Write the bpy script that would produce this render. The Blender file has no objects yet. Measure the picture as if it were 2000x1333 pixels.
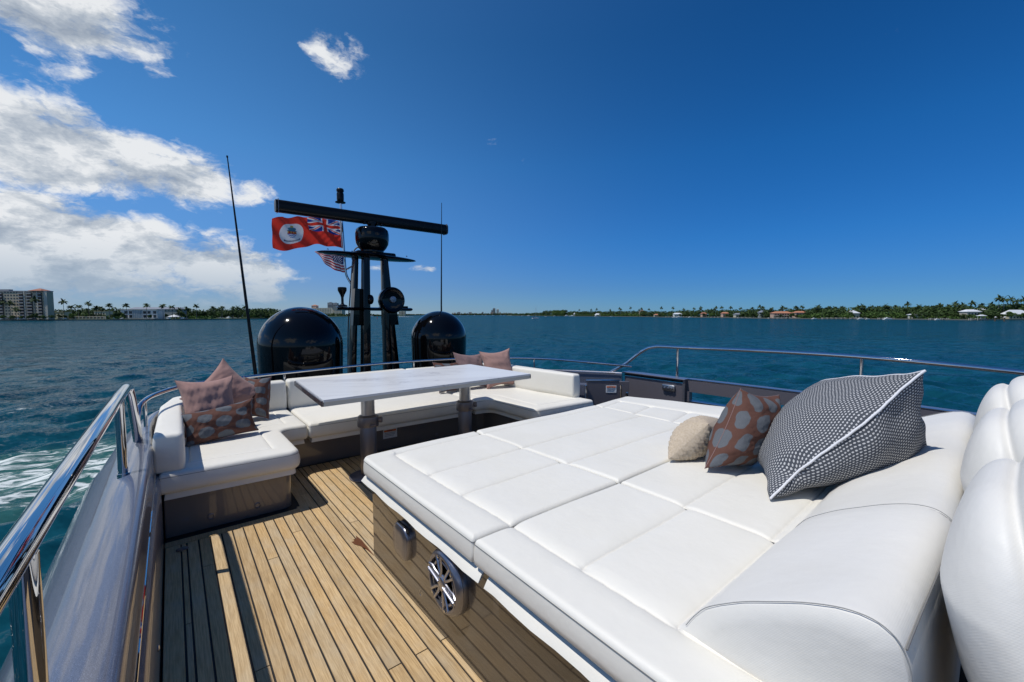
import bpy, bmesh, math, random
import numpy as np
from math import sin, cos, tan, atan, atan2, radians as R, pi, sqrt
from mathutils import Vector, Matrix
random.seed(7); RNG = np.random.default_rng(11)
SC = bpy.context.scene
COL = SC.collection
# ------------------------------------------------------------------ camera
EYE = 1.43                 # eye height above the flybridge deck (z = 0)
F_PX, YAW = 828.0, R(38.8)
cam = bpy.data.objects.new('camera', bpy.data.cameras.new('camera')); COL.objects.link(cam)
cam.data.sensor_width = 36; cam.data.lens = 36 * F_PX / 2000
cam.data.clip_start = 0.02; cam.data.clip_end = 40000
cam.location = (0, 0, EYE)
cam.rotation_euler = (R(90) - atan(52 / F_PX), 0, -YAW)
SC.camera = cam
# ------------------------------------------------------------------ light
SUN_AZ, SUN_EL = R(-70), R(65)      # azimuth measured from +Y towards +X
sd = Vector((sin(SUN_AZ) * cos(SUN_EL), cos(SUN_AZ) * cos(SUN_EL), sin(SUN_EL)))
sun = bpy.data.objects.new('sun', bpy.data.lights.new('sun', 'SUN')); COL.objects.link(sun)
sun.data.energy = 3.6; sun.data.angle = R(0.53); sun.data.color = (1.0, 0.965, 0.91)
sun.rotation_euler = (-sd).to_track_quat('-Z', 'Y').to_euler()
SC.view_settings.view_transform = 'Standard'; SC.view_settings.look = 'None'
SC.view_settings.exposure = 0; SC.view_settings.gamma = 1
SC.render.engine = 'CYCLES'

class NT:
    """tiny node-graph writer"""
    def __init__(s, tree): s.t = tree; s.n = tree.nodes; s.l = tree.links
    def node(s, kind, **kw):
        n = s.n.new(kind)
        for k, v in kw.items(): setattr(n, k, v)
        return n
    def put(s, sock, v):
        if isinstance(v, bpy.types.NodeSocket): s.l.new(v, sock)
        else: sock.default_value = v
    def m(s, op, a, b=0.0, c=0.0, clamp=False):
        n = s.node('ShaderNodeMath', operation=op, use_clamp=clamp)
        s.put(n.inputs[0], a); s.put(n.inputs[1], b); s.put(n.inputs[2], c); return n.outputs[0]
    def vm(s, op, a, b=(0, 0, 0), scale=1.0):
        n = s.node('ShaderNodeVectorMath', operation=op)
        s.put(n.inputs[0], a); s.put(n.inputs[1], b)
        if op == 'SCALE': s.put(n.inputs['Scale'], scale)
        return n.outputs['Value'] if op in ('DOT_PRODUCT', 'LENGTH', 'DISTANCE') else n.outputs[0]
    def xyz(s, v):
        n = s.node('ShaderNodeSeparateXYZ'); s.l.new(v, n.inputs[0]); return n.outputs
    def vec(s, x, y, z):
        n = s.node('ShaderNodeCombineXYZ'); s.put(n.inputs[0], x); s.put(n.inputs[1], y); s.put(n.inputs[2], z); return n.outputs[0]
    def noise(s, v, scale, detail=3, rough=0.5, dist=0.0, color=False):
        n = s.node('ShaderNodeTexNoise'); s.put(n.inputs['Vector'], v)
        n.inputs['Scale'].default_value = scale; n.inputs['Detail'].default_value = detail
        n.inputs['Roughness'].default_value = rough; n.inputs['Distortion'].default_value = dist
        return n.outputs['Color' if color else 'Fac']
    def ramp(s, f, pts, interp='LINEAR'):
        n = s.node('ShaderNodeValToRGB'); cr = n.color_ramp; cr.interpolation = interp
        while len(cr.elements) < len(pts): cr.elements.new(0.5)
        for e, (p, c) in zip(cr.elements, pts):
            e.position = p; e.color = (c, c, c, 1) if isinstance(c, (int, float)) else tuple(c) + (1,)
        s.put(n.inputs[0], f); return n.outputs[0]
    def mix(s, f, a, b, blend='MIX'):
        n = s.node('ShaderNodeMix', data_type='RGBA', blend_type=blend)
        s.put(n.inputs[0], f)
        for i, v in ((6, a), (7, b)):
            s.put(n.inputs[i], v if isinstance(v, bpy.types.NodeSocket) else tuple(v) + (1,))
        return n.outputs[2]
    def smooth(s, v, lo, hi):
        n = s.node('ShaderNodeMapRange', interpolation_type='SMOOTHSTEP')
        s.put(n.inputs[0], v); n.inputs[1].default_value = lo; n.inputs[2].default_value = hi
        return n.outputs[0]

# ------------------------------------------------------------------ sky (world)
world = bpy.data.worlds.new('World'); SC.world = world; world.use_nodes = True
w = NT(world.node_tree); w.n.clear()
sky = w.node('ShaderNodeTexSky', sky_type='NISHITA', sun_disc=False)
sky.sun_elevation = SUN_EL; sky.sun_rotation = SUN_AZ
sky.air_density = 1.0; sky.dust_density = 0.0; sky.ozone_density = 3.5
hs = w.node('ShaderNodeHueSaturation'); w.l.new(sky.outputs[0], hs.inputs['Color'])
hs.inputs['Saturation'].default_value = 1.0; hs.inputs['Value'].default_value = 1.0
tc = w.node('ShaderNodeTexCoord')
dirv = w.vm('NORMALIZE', tc.outputs['Generated'])
_z = w.xyz(dirv)[2]
deep = w.ramp(_z, [(0.0, (.19, .46, .96)), (.06, (.165, .44, .93)), (.16, (.12, .50, 1.0)), (.32, (.094, .54, 1.02)), (.52, (.074, .47, .88)), (1.0, (.12, .48, .86))])
side = w.smooth(w.vm('DOT_PRODUCT', dirv, tuple(Vector((sd.x, sd.y, 0)).normalized())), -.80, .35)
warm = w.mix(side, (1, 1, 1), w.mix(w.smooth(_z, .0, .30), (2.3, 1.35, 1.08), (5.2, 1.85, 1.32))); deep = w.mix(1.0, deep, warm, 'MULTIPLY')
skyc = w.mix(1.0, hs.outputs[0], deep, 'MULTIPLY')
bg1 = w.node('ShaderNodeBackground'); w.l.new(skyc, bg1.inputs[0]); bg1.inputs[1].default_value = 0.088
SKY_BLOBS = [   # azimuth, elevation, half width, half height (degrees), weight: clouds in view, plus unseen ones added for reflections
    (-8, 25.8, 8.5, 5.0, .93), (-20, 28, 12, 8, .88), (-1.0, 24.8, 4.2, 2.6, .74), (17.0, 28.3, 4.6, 3.1, .74), (18.8, 26.0, 2.6, 2.2, .52),
    (-9, 14.6, 8.5, 4.7, 1.02), (-22, 14, 12, 6.5, .95), (-3.5, 14.2, 6.5, 4.0, .98), (2.6, 14.2, 5.4, 3.6, 1.0), (7.4, 13.7, 4.0, 2.2, .72),
    (-9, 7.0, 9, 4.6, 1.12), (-24, 6.5, 14, 6, 1.0), (-2.5, 6.8, 6.5, 3.8, 1.08), (3.4, 5.9, 5.4, 3.3, 1.0), (8.4, 5.2, 3.8, 2.6, .8), (12, 9.5, 1.5, .8, .5),
    (-6, 2.8, 14, 2.5, .82), (6.5, 2.4, 7, 2.0, .66), (37.3, 21.2, 2.8, 1.3, .54), (40.4, 19.2, 1.6, .8, .44), (26.4, 5.9, 2.8, .75, .78), (21.5, 5.9, 1.6, .7, .6),
    (12.5, 4.0, 2.2, .9, .48), (-60, 15, 20, 6, .6), (-95, 12, 20, 8, .8), (170, 14, 28, 6, .75), (130, 9, 16, 4, .6), (-140, 18, 24, 9, .85)]
def cloud_field(v):
    x, y, z = w.xyz(v)
    az = w.m('MULTIPLY', w.m('ARCTAN2', x, y), 180 / pi)
    el = w.m('MULTIPLY', w.m('ARCSINE', z), 180 / pi)
    tot = None
    for a, e, ra, re, k in SKY_BLOBS:
        u_ = w.m('MULTIPLY', w.m('SUBTRACT', az, a), 1 / ra); v_ = w.m('MULTIPLY', w.m('SUBTRACT', el, e), 1 / re)
        d2 = w.m('MULTIPLY_ADD', u_, u_, w.m('MULTIPLY', v_, v_))
        g = w.m('MULTIPLY', w.m('EXPONENT', w.m('MULTIPLY', w.m('POWER', d2, 1.4), -0.9)), k)
        tot = g if tot is None else w.m('MAXIMUM', tot, g)
    return tot, el
def puffs(v):
    sv = w.vm('MULTIPLY', v, (1, 1, 1.9))
    wob = w.noise(sv, 7.0, 5, .6, 0, True)
    sv = w.vm('ADD', sv, w.vm('SCALE', w.vm('SUBTRACT', wob, (.5, .5, .5)), scale=.16))
    return w.noise(sv, 8.5, 10, .60)
field, elv = cloud_field(dirv)
n1 = puffs(dirv)
to_sun = w.vm('NORMALIZE', w.vm('ADD', dirv, tuple(sd * .055)))
n2 = puffs(to_sun)
dens = w.m('ADD', w.m('MULTIPLY', field, .62), w.m('MULTIPLY', w.m('SUBTRACT', n1, .5), 1.25))
alpha = w.smooth(dens, .27, .54)
alpha = w.m('MULTIPLY', alpha, .97)
lit = w.m('ADD', w.m('MULTIPLY', w.m('SUBTRACT', n1, n2), 3.6), .72)
lit = w.m('ADD', lit, w.m('MULTIPLY', w.m('SUBTRACT', .62, dens), .75))
lit = w.m('ADD', lit, w.m('MULTIPLY', w.m('SUBTRACT', elv, 12), .006), clamp=True)
ccol = w.ramp(lit, [(0.0, (.34, .40, .49)), (.35, (.46, .52, .60)), (.62, (.60, .65, .71)), (1.0, (.90, .92, .94))])
low = w.smooth(elv, -1, 9)                                # low clouds lose contrast in the air
ccol = w.mix(low, (.34, .46, .60), ccol)
bg2 = w.node('ShaderNodeBackground'); w.l.new(ccol, bg2.inputs[0]); bg2.inputs[1].default_value = 0.92
mx = w.node('ShaderNodeMixShader'); w.l.new(alpha, mx.inputs[0]); w.l.new(bg1.outputs[0], mx.inputs[1]); w.l.new(bg2.outputs[0], mx.inputs[2])
out = w.node('ShaderNodeOutputWorld'); w.l.new(mx.outputs[0], out.inputs[0])

# ------------------------------------------------------------------ materials
def pmat(name, col, rough=.5, metal=0.0, coat=0.0, build=None, spec=None, coat_rough=.03):
    m = bpy.data.materials.new(name); m.use_nodes = True
    t = NT(m.node_tree); b = m.node_tree.nodes['Principled BSDF']
    b.inputs['Base Color'].default_value = tuple(col) + (1,); b.inputs['Roughness'].default_value = rough
    b.inputs['Metallic'].default_value = metal; b.inputs['Coat Weight'].default_value = coat; b.inputs['Coat Roughness'].default_value = coat_rough
    if spec is not None: b.inputs['Specular IOR Level'].default_value = spec
    if build: build(t, b)
    return m
def bump(t, b, h, strength=.3, dist=.01, prev=None):
    n = t.node('ShaderNodeBump'); n.inputs['Strength'].default_value = strength; n.inputs['Distance'].default_value = dist
    t.l.new(h, n.inputs['Height'])
    if prev is not None: t.l.new(prev, n.inputs['Normal'])
    t.l.new(n.outputs[0], b.inputs['Normal']); return n.outputs[0]
def obj_co(t): return t.node('ShaderNodeTexCoord').outputs['Object']
def vinyl(weave, col):
    def f(t, b):
        co = t.node('ShaderNodeNewGeometry').outputs['Position']
        big = t.noise(co, 3.0, 4, .6); mid = t.noise(co, 9, 3, .55)
        stain = t.noise(co, 1.7, 5, .65)
        c = t.mix(t.smooth(stain, .35, .75), col, tuple(x * y for x, y in zip(col, (.965, .96, .94))))
        t.l.new(c, b.inputs['Base Color'])
        n = bump(t, b, t.m('ADD', big, t.m('MULTIPLY', mid, .45)), .35, .018)
        x, y, z = t.xyz(co); k = 2 * pi / weave
        g = t.m('ADD', t.m('SINE', t.m('MULTIPLY', t.m('ADD', x, z), k)), t.m('SINE', t.m('MULTIPLY', t.m('ADD', y, t.m('MULTIPLY', z, .73)), k)))
        bump(t, b, g, .07, .0006, n)
    return f
M = {}
M['vinyl'] = pmat('white_vinyl', (.74, .725, .67), .48, build=vinyl(.0032, (.755, .727, .655)), spec=.35)
M['weave'] = pmat('white_woven_vinyl', (.66, .665, .66), .5, build=vinyl(.0052, (.71, .69, .645)), spec=.35)
M['thread'] = pmat('seam_thread', (.16, .16, .16), .8)
M['thread_light'] = pmat('pale_seam_thread', (.30, .30, .29), .8)
M['piping'] = pmat('vinyl_piping', (.66, .66, .63), .45)
def flakes(t, b):
    co = t.node('ShaderNodeNewGeometry').outputs['Position']
    n = t.noise(co, 900, 1, .5)
    t.l.new(t.mix(t.smooth(n, .42, .75), (.080, .087, .115), (.28, .29, .36)), b.inputs['Base Color'])
M['paint'] = pmat('metallic_grey_paint', (.16, .16, .19), .38, .45, .75, flakes)
def brownpaint(t, b):
    co = t.node('ShaderNodeNewGeometry').outputs['Position']
    t.l.new(t.mix(t.smooth(t.noise(co, 700, 1), .4, .8), (.042, .037, .034), (.082, .074, .068)), b.inputs['Base Color'])
    n = t.node('ShaderNodeBump'); n.inputs['Strength'].default_value = .10; n.inputs['Distance'].default_value = .01
    t.l.new(t.noise(co, 3.2, 2, .5), n.inputs['Height'])
    t.l.new(n.outputs[0], b.inputs['Coat Normal'])
M['plinth'] = pmat('dark_gloss_furniture_paint', (.07, .065, .06), .35, .3, 1.0, brownpaint)
b_ = M['plinth'].node_tree.nodes['Principled BSDF']; b_.inputs['Coat IOR'].default_value = 1.55
M['sofa_base'] = pmat('taupe_gloss_paint', (.15, .135, .13), .4, .2, .8)
M['charcoal'] = pmat('charcoal_gloss_paint', (.13, .12, .135), .35, .2, .6)
def steel(t, b):
    co = t.node('ShaderNodeNewGeometry').outputs['Position']
    t.l.new(t.m('ADD', .012, t.m('MULTIPLY', t.noise(co, 14, 3), .02)), b.inputs['Roughness'])
M['satin_steel'] = pmat('satin_steel', (.68, .68, .67), .28, 1.0)
M['steel'] = pmat('polished_steel', (.60, .60, .61), .07, 1.0, build=steel)
M['gloss_black'] = pmat('gloss_black', (.002, .002, .0025), .10, 0, .45, coat_rough=.01, spec=.10)
M['satin_black'] = pmat('satin_black', (.004, .004, .0045), .3, spec=.25)
M['rubber'] = pmat('dark_rubber', (.012, .012, .013), .6)
M['caulk'] = pmat('deck_caulking', (.011, .010, .010), .65)
M['greytube'] = pmat('anodised_tube', (.50, .50, .50), .32, .75)
M['darktube'] = pmat('dark_anodised_tube', (.19, .185, .20), .38, .7)
M['gunmetal'] = pmat('gunmetal', (.24, .24, .27), .28, .85)
M['gunlight'] = pmat('light_gunmetal', (.42, .42, .46), .25, .9)
M['label_white'] = pmat('label_white', (.72, .72, .70), .5)
M['label_orange'] = pmat('label_orange', (.75, .18, .03), .5)
M['label_ink'] = pmat('label_ink', (.12, .12, .13), .6)
def teak(t, b):
    oi = t.node('ShaderNodeObjectInfo'); rnd = oi.outputs['Random']
    co = t.node('ShaderNodeNewGeometry').outputs['Position']
    x, y, z = t.xyz(co)
    v = t.vec(t.m('ADD', x, t.m('MULTIPLY', rnd, 9.0)), t.m('ADD', t.m('MULTIPLY', y, .035), t.m('MULTIPLY', rnd, 5.0)), 0.0)
    grain = t.noise(v, 190, 4, .65, .3)
    fine = t.noise(v, 520, 2, .6)
    patch = t.noise(t.vec(x, t.m('MULTIPLY', y, .5), rnd), 7, 4, .6)
    c = t.mix(t.smooth(grain, .3, .72), (.42, .285, .140), (.66, .485, .265))
    c = t.mix(t.m('MULTIPLY', t.smooth(fine, .45, .8), .28), c, (.22, .14, .08))
    c = t.mix(t.smooth(rnd, .0, 1.0), c, (.46, .335, .20), 'MIX') if False else c
    tint = t.ramp(rnd, [(0, (.84, .82, .80)), (.3, (1.06, 1.0, .9)), (.55, (.93, .95, 1.0)), (.8, (1.12, 1.08, 1.02)), (1, (.98, .9, .78))])
    c = t.mix(1.0, c, tint, 'MULTIPLY')
    c = t.mix(t.m('MULTIPLY', t.smooth(patch, .4, .75), .38), c, (.50, .44, .33))
    dirt = t.noise(co, 2.2, 5, .7)
    c = t.mix(t.m('MULTIPLY', t.smooth(dirt, .52, .75), .3), c, (.24, .18, .12))
    t.l.new(c, b.inputs['Base Color'])
    bump(t, b, t.m('ADD', grain, t.m('MULTIPLY', fine, .6)), .35, .0012)
M['teak'] = pmat('teak', (.4, .27, .13), .62, build=teak, spec=.3)
def marble(t, b):
    co = t.node('ShaderNodeNewGeometry').outputs['Position']
    x, y, z = t.xyz(co)
    v = t.vec(t.m('MULTIPLY', x, .55), t.m('ADD', t.m('MULTIPLY', y, 1.5), t.m('MULTIPLY', x, .5)), z)
    wv = t.noise(v, 2.2, 8, .62, 1.6)
    vein = t.m('SUBTRACT', 1.0, t.smooth(t.m('ABSOLUTE', t.m('SUBTRACT', wv, .5)), 0.0, .035))
    cloud = t.smooth(t.noise(v, 1.3, 5, .6, .8), .42, .72)
    f = t.m('ADD', t.m('MULTIPLY', vein, t.m('MULTIPLY', cloud, .55)), t.m('MULTIPLY', cloud, .22), clamp=True)
    t.l.new(t.mix(f, (.70, .70, .69), (.36, .35, .36)), b.inputs['Base Color'])
M['marble'] = pmat('white_marble', (.72, .72, .7), .32, build=marble, spec=.3)
M['cream_edge'] = pmat('cream_lacquer', (.55, .53, .46), .35)
M['bronze_edge'] = pmat('dark_bronze_edge', (.05, .035, .04), .25, .3, .6)
def cloth(base, dark, scale=260, wr=.4):
    def f(t, b):
        co = obj_co(t)
        n = t.noise(co, scale, 2, .6); big = t.noise(co, 9, 4, .6)
        t.l.new(t.mix(n, dark, base), b.inputs['Base Color'])
        p = bump(t, b, big, wr * .35, .03); bump(t, b, n, .35, .001, p)
        b.inputs['Sheen Weight'].default_value = .15
    return f
M['pink'] = pmat('pink_linen', (.42, .26, .22), .9, build=cloth((.40, .245, .21), (.29, .17, .145)), spec=.1)
M['mauve'] = pmat('mauve_linen', (.3, .2, .19), .9, build=cloth((.28, .185, .175), (.19, .12, .115)), spec=.1)
def spots(t, b):
    uv = t.node('ShaderNodeTexCoord').outputs['UV']
    x, y, z = t.xyz(uv)
    wob = t.noise(uv, 9, 2, .5, 0, True); wx, wy, wz = t.xyz(wob)
    col_ = t.m('FLOOR', t.m('MULTIPLY', x, 8.0))
    u1 = t.m('SUBTRACT', t.m('FRACT', t.m('MULTIPLY', x, 8.0)), .5)
    sh = t.m('MULTIPLY', t.m('FRACT', t.m('MULTIPLY', col_, .5)), 1.0)
    v1 = t.m('SUBTRACT', t.m('FRACT', t.m('ADD', t.m('MULTIPLY', y, 9.0), sh)), .5)
    u1 = t.m('ADD', u1, t.m('MULTIPLY', t.m('SUBTRACT', wx, .5), .6)); v1 = t.m('ADD', v1, t.m('MULTIPLY', t.m('SUBTRACT', wy, .5), .6))
    d = t.m('POWER', t.m('ADD', t.m('POWER', t.m('ABSOLUTE', t.m('MULTIPLY', u1, 2.25)), 2.6), t.m('POWER', t.m('ABSOLUTE', t.m('MULTIPLY', v1, 2.9)), 2.6)), .4)
    f = t.m('SUBTRACT', 1.0, t.smooth(d, .88, .98))
    th = t.noise(uv, 330, 2, .6)
    red = t.mix(th, (.085, .038, .028), (.135, .068, .052)); gr = t.mix(th, (.075, .082, .092), (.15, .16, .175))
    t.l.new(t.mix(f, red, gr), b.inputs['Base Color'])
    p = bump(t, b, t.noise(obj_co(t), 8, 4, .6), .4, .03); bump(t, b, th, .4, .001, p)
M['spots'] = pmat('rust_and_grey_patterned_linen', (.25, .15, .1), .85, build=spots, spec=.15)
def knit(t, b):
    uv = t.node('ShaderNodeTexCoord').outputs['UV']; x, y, z = t.xyz(uv)
    wob = t.noise(uv, 7, 3, .5, 0, True); wx, wy, wz = t.xyz(wob)
    K = 86.0
    X = t.m('MULTIPLY', t.m('ADD', x, t.m('MULTIPLY', wx, .02)), K * .72); Y = t.m('MULTIPLY', t.m('ADD', y, t.m('MULTIPLY', wy, .02)), K)
    row = t.m('FLOOR', Y)
    X = t.m('ADD', X, t.m('MULTIPLY', row, .5))
    fx = t.m('SUBTRACT', t.m('FRACT', X), .5); fy = t.m('SUBTRACT', t.m('FRACT', Y), .5)
    d = t.m('ADD', t.m('POWER', t.m('MULTIPLY', fx, 2.6), 2.0), t.m('POWER', t.m('MULTIPLY', fy, 3.6), 2.0))
    dash = t.m('SUBTRACT', 1.0, t.smooth(d, .55, 1.0))
    fuzz = t.noise(uv, 420, 3, .6)
    c = t.mix(fuzz, (.035, .04, .05), (.115, .125, .145))
    c = t.mix(t.m('MULTIPLY', dash, .95), c, t.mix(fuzz, (.42, .42, .43), (.68, .68, .68)))
    t.l.new(c, b.inputs['Base Color'])
    p = bump(t, b, t.m('ADD', dash, t.m('MULTIPLY', fuzz, .6)), .8, .004)
    bump(t, b, t.noise(obj_co(t), 7, 3, .6), .3, .03, p)
M['knit'] = pmat('grey_and_white_knit', (.1, .1, .12), .95, build=knit, spec=.1)
M['cord'] = pmat('white_cord', (.68, .68, .70), .8)
M['fleece'] = pmat('cream_fleece', (.5, .42, .32), .95, build=cloth((.60, .51, .40), (.36, .28, .19), 95, .2), spec=.1)
def attr_col(t, b):
    a = t.node('ShaderNodeAttribute', attribute_name='col'); t.l.new(a.outputs['Color'], b.inputs['Base Color'])
    tr = t.node('ShaderNodeBsdfTranslucent'); t.l.new(a.outputs['Color'], tr.inputs[0]); mxs = t.node('ShaderNodeMixShader'); mxs.inputs[0].default_value = .45
    t.l.new(b.outputs[0], mxs.inputs[1]); t.l.new(tr.outputs[0], mxs.inputs[2]); t.l.new(mxs.outputs[0], t.n['Material Output'].inputs[0])
M['flag'] = pmat('flag_cloth', (.6, .05, .04), .75, build=attr_col, spec=.15)
M['blotch'] = pmat('brown_blotch', (.13, .045, .015), .5)

# ------------------------------------------------------------------ object helpers
def tag(o, label=None, cat=None, group=None, kind=None):
    if label: o['label'] = label
    if cat: o['category'] = cat
    if group: o['group'] = group
    if kind: o['kind'] = kind
    return o
def empty(name, loc=(0, 0, 0), label=None, cat=None, group=None, kind=None):
    o = bpy.data.objects.new(name, None); COL.objects.link(o); o.location = loc; o.empty_display_size = .1
    return tag(o, label, cat, group, kind)
def obj(name, mesh, mat=None, parent=None, loc=None, smooth=True, world=True):
    """link a mesh; vertices are given in world space and moved under the parent's origin when world=True"""
    if mat is not None and len(mesh.materials) == 0: mesh.materials.append(mat)
    if smooth == True: mesh.polygons.foreach_set('use_smooth', [True] * len(mesh.polygons))
    o = bpy.data.objects.new(name, mesh); COL.objects.link(o)
    if parent is not None:
        o.parent = parent
        if world:
            base = Vector((0, 0, 0)); p = parent
            while p is not None: base = base + p.location; p = p.parent
            o.location = -base
    if loc is not None: o.location = loc
    return o
def mk(name, verts, faces):
    me = bpy.data.meshes.new(name); me.from_pydata([tuple(v) for v in verts], [], [tuple(f) for f in faces]); me.update(); return me
class Geo:
    """collects shapes into one mesh"""
    def __init__(s): s.v = []; s.f = []
    def add(s, v, f):
        o = len(s.v); s.v += [tuple(x) for x in v]; s.f += [tuple(i + o for i in q) for q in f]; return s
    def box(s, c, size, rot=None, bev=0.0):
        hx, hy, hz = size[0] / 2, size[1] / 2, size[2] / 2
        if bev <= 0:
            v = [(x, y, z) for z in (-hz, hz) for x, y in ((-hx, -hy), (hx, -hy), (hx, hy), (-hx, hy))]
            f = [(3, 2, 1, 0), (4, 5, 6, 7), (0, 1, 5, 4), (1, 2, 6, 5), (2, 3, 7, 6), (3, 0, 4, 7)]
        else:
            bm = bmesh.new(); bmesh.ops.create_cube(bm, size=1)
            for q in bm.verts: q.co = Vector((q.co.x * size[0], q.co.y * size[1], q.co.z * size[2]))
            bmesh.ops.bevel(bm, geom=bm.edges[:], offset=min(bev, min(size) * .49), segments=3, profile=.5, affect='EDGES')
            bm.verts.index_update(); v = [tuple(q.co) for q in bm.verts]; f = [tuple(q.index for q in p.verts) for p in bm.faces]; bm.free()
        m = rot if rot is not None else Matrix.Identity(3)
        return s.add([tuple(m @ Vector(q) + Vector(c)) for q in v], f)
    def tube(s, pts, rad, n=12, cap=True, flat=1.0):
        pts = [Vector(p) for p in pts]; N = len(pts); rs = rad if isinstance(rad, (list, tuple)) else [rad] * N
        ring = []; prev = None
        for i, p in enumerate(pts):
            d = (pts[min(i + 1, N - 1)] - pts[max(i - 1, 0)]).normalized()
            if prev is None:
                a = Vector((0, 0, 1)) if abs(d.z) < .9 else Vector((1, 0, 0)); u = d.cross(a).normalized()
            else:
                u = (prev - d * prev.dot(d)).normalized()
            prev = u; vv = d.cross(u)
            ring.append([p + (u * cos(2 * pi * k / n) + vv * sin(2 * pi * k / n) * flat) * rs[i] for k in range(n)])
        v = [q for r in ring for q in r]; f = []
        for i in range(N - 1):
            for k in range(n):
                a = i * n + k; b = i * n + (k + 1) % n; f.append((a, b, b + n, a + n))
        if cap: f.append(tuple(range(n - 1, -1, -1))); f.append(tuple((N - 1) * n + k for k in range(n)))
        return s.add(v, f)
    def lathe(s, prof, c=(0, 0, 0), n=24, axis=None):
        m = Matrix.Identity(3) if axis is None else Vector((0, 0, 1)).rotation_difference(Vector(axis)).to_matrix()
        v = []; f = []
        for r, z in prof:
            for k in range(n): v.append(tuple(m @ Vector((r * cos(2 * pi * k / n), r * sin(2 * pi * k / n), z)) + Vector(c)))
        for i in range(len(prof) - 1):
            for k in range(n):
                a = i * n + k; b = i * n + (k + 1) % n; f.append((a, b, b + n, a + n))
        f.append(tuple(range(n - 1, -1, -1))); f.append(tuple((len(prof) - 1) * n + k for k in range(n)))
        return s.add(v, f)
    def mesh(s, name): return mk(name, s.v, s.f)
    def obj(s, name, mat, parent=None, smooth=True, sharp=40, **k):
        me = s.mesh(name); o = obj(name, me, mat, parent, smooth=smooth, **k)
        if smooth and sharp: me.set_sharp_from_angle(angle=R(sharp))
        return o
def spline(pts, n=12, closed=False):
    pts = [Vector(p) for p in pts]; N = len(pts); out_ = []
    rng = range(N if closed else N - 1)
    for i in rng:
        if closed: p0, p1, p2, p3 = pts[i - 1], pts[i], pts[(i + 1) % N], pts[(i + 2) % N]
        else: p0, p1, p2, p3 = pts[max(i - 1, 0)], pts[i], pts[i + 1], pts[min(i + 2, N - 1)]
        for k in range(n):
            t = k / n
            out_.append(.5 * ((2 * p1) + (p2 - p0) * t + (2 * p0 - 5 * p1 + 4 * p2 - p3) * t * t + (3 * p1 - p0 - 3 * p2 + p3) * t ** 3))
    if not closed: out_.append(pts[-1])
    return out_
def round_poly(pts, rads, seg=8):
    """rounded outline of a polygon given anticlockwise"""
    P = [Vector((p[0], p[1])) for p in pts]; N = len(P); o = []
    for i in range(N):
        a, b, c = P[i - 1], P[i], P[(i + 1) % N]; r = rads[i] if isinstance(rads, (list, tuple)) else rads
        d1 = (a - b).normalized(); d2 = (c - b).normalized(); ang = d1.angle(d2)
        if r < 1e-4 or abs(ang - pi) < .02: o.append(b); continue
        t = min(r / tan(ang / 2), (a - b).length * .49, (c - b).length * .49); r_ = t * tan(ang / 2)
        s_, e_ = b + d1 * t, b + d2 * t
        cen = b + (d1 + d2).normalized() * (r_ / sin(ang / 2))
        a0 = atan2(s_.y - cen.y, s_.x - cen.x); a1 = atan2(e_.y - cen.y, e_.x - cen.x)
        da = (a1 - a0 + pi) % (2 * pi) - pi
        for k in range(seg + 1):
            q = a0 + da * k / seg; o.append(Vector((cen.x + r_ * cos(q), cen.y + r_ * sin(q))))
    return o
def resample(P, step):
    out_ = []; N = len(P)
    for i in range(N):
        a, b = P[i], P[(i + 1) % N]; L = (b - a).length; k = max(1, int(L / step))
        for j in range(k): out_.append(a + (b - a) * j / k)
    return out_
def offset(P, d):
    N = len(P); o = []
    for i in range(N):
        t = (P[(i + 1) % N] - P[i - 1]); n_ = Vector((-t.y, t.x)).normalized(); o.append(P[i] + n_ * d)
    return o
def inset_ring(P, rads, d, seg=6, step=.09):
    """outline of polygon P (anticlockwise) inset by d, corners rounded, always the same vertex count for the same P"""
    V = [Vector((p[0], p[1])) for p in P]; N = len(V); Q = []; rr_ = []
    for i in range(N):
        a, b, c = V[i - 1], V[i], V[(i + 1) % N]; e1 = (b - a).normalized(); e2 = (c - b).normalized()
        n1 = Vector((-e1.y, e1.x)); n2 = Vector((-e2.y, e2.x)); h = (n1 + n2).normalized(); k = d / max(.3, h.dot(n1)); Q.append(b + h * k)
        conv = e1.x * e2.y - e1.y * e2.x > 0
        rr_.append(max(.003, (rads[i] - d) if conv else (rads[i] + d)))
    out_ = []
    arcs = []
    for i in range(N):
        a, b, c = Q[i - 1], Q[i], Q[(i + 1) % N]; d1 = (a - b).normalized(); d2 = (c - b).normalized(); ang = d1.angle(d2)
        t = min(rr_[i] / tan(ang / 2), (a - b).length * .49, (c - b).length * .49); r_ = t * tan(ang / 2)
        cen = b + (d1 + d2).normalized() * (r_ / sin(ang / 2)); s_, e_ = b + d1 * t, b + d2 * t
        a0 = atan2(s_.y - cen.y, s_.x - cen.x); da = (atan2(e_.y - cen.y, e_.x - cen.x) - a0 + pi) % (2 * pi) - pi
        arcs.append([Vector((cen.x + r_ * cos(a0 + da * k / seg), cen.y + r_ * sin(a0 + da * k / seg))) for k in range(seg + 1)])
    for i in range(N):
        out_ += arcs[i]; a, b = arcs[i][-1], arcs[(i + 1) % N][0]; n_ = max(1, int((V[(i + 1) % N] - V[i]).length / step))
        out_ += [a.lerp(b, k / n_) for k in range(1, n_)]
    return out_
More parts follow.
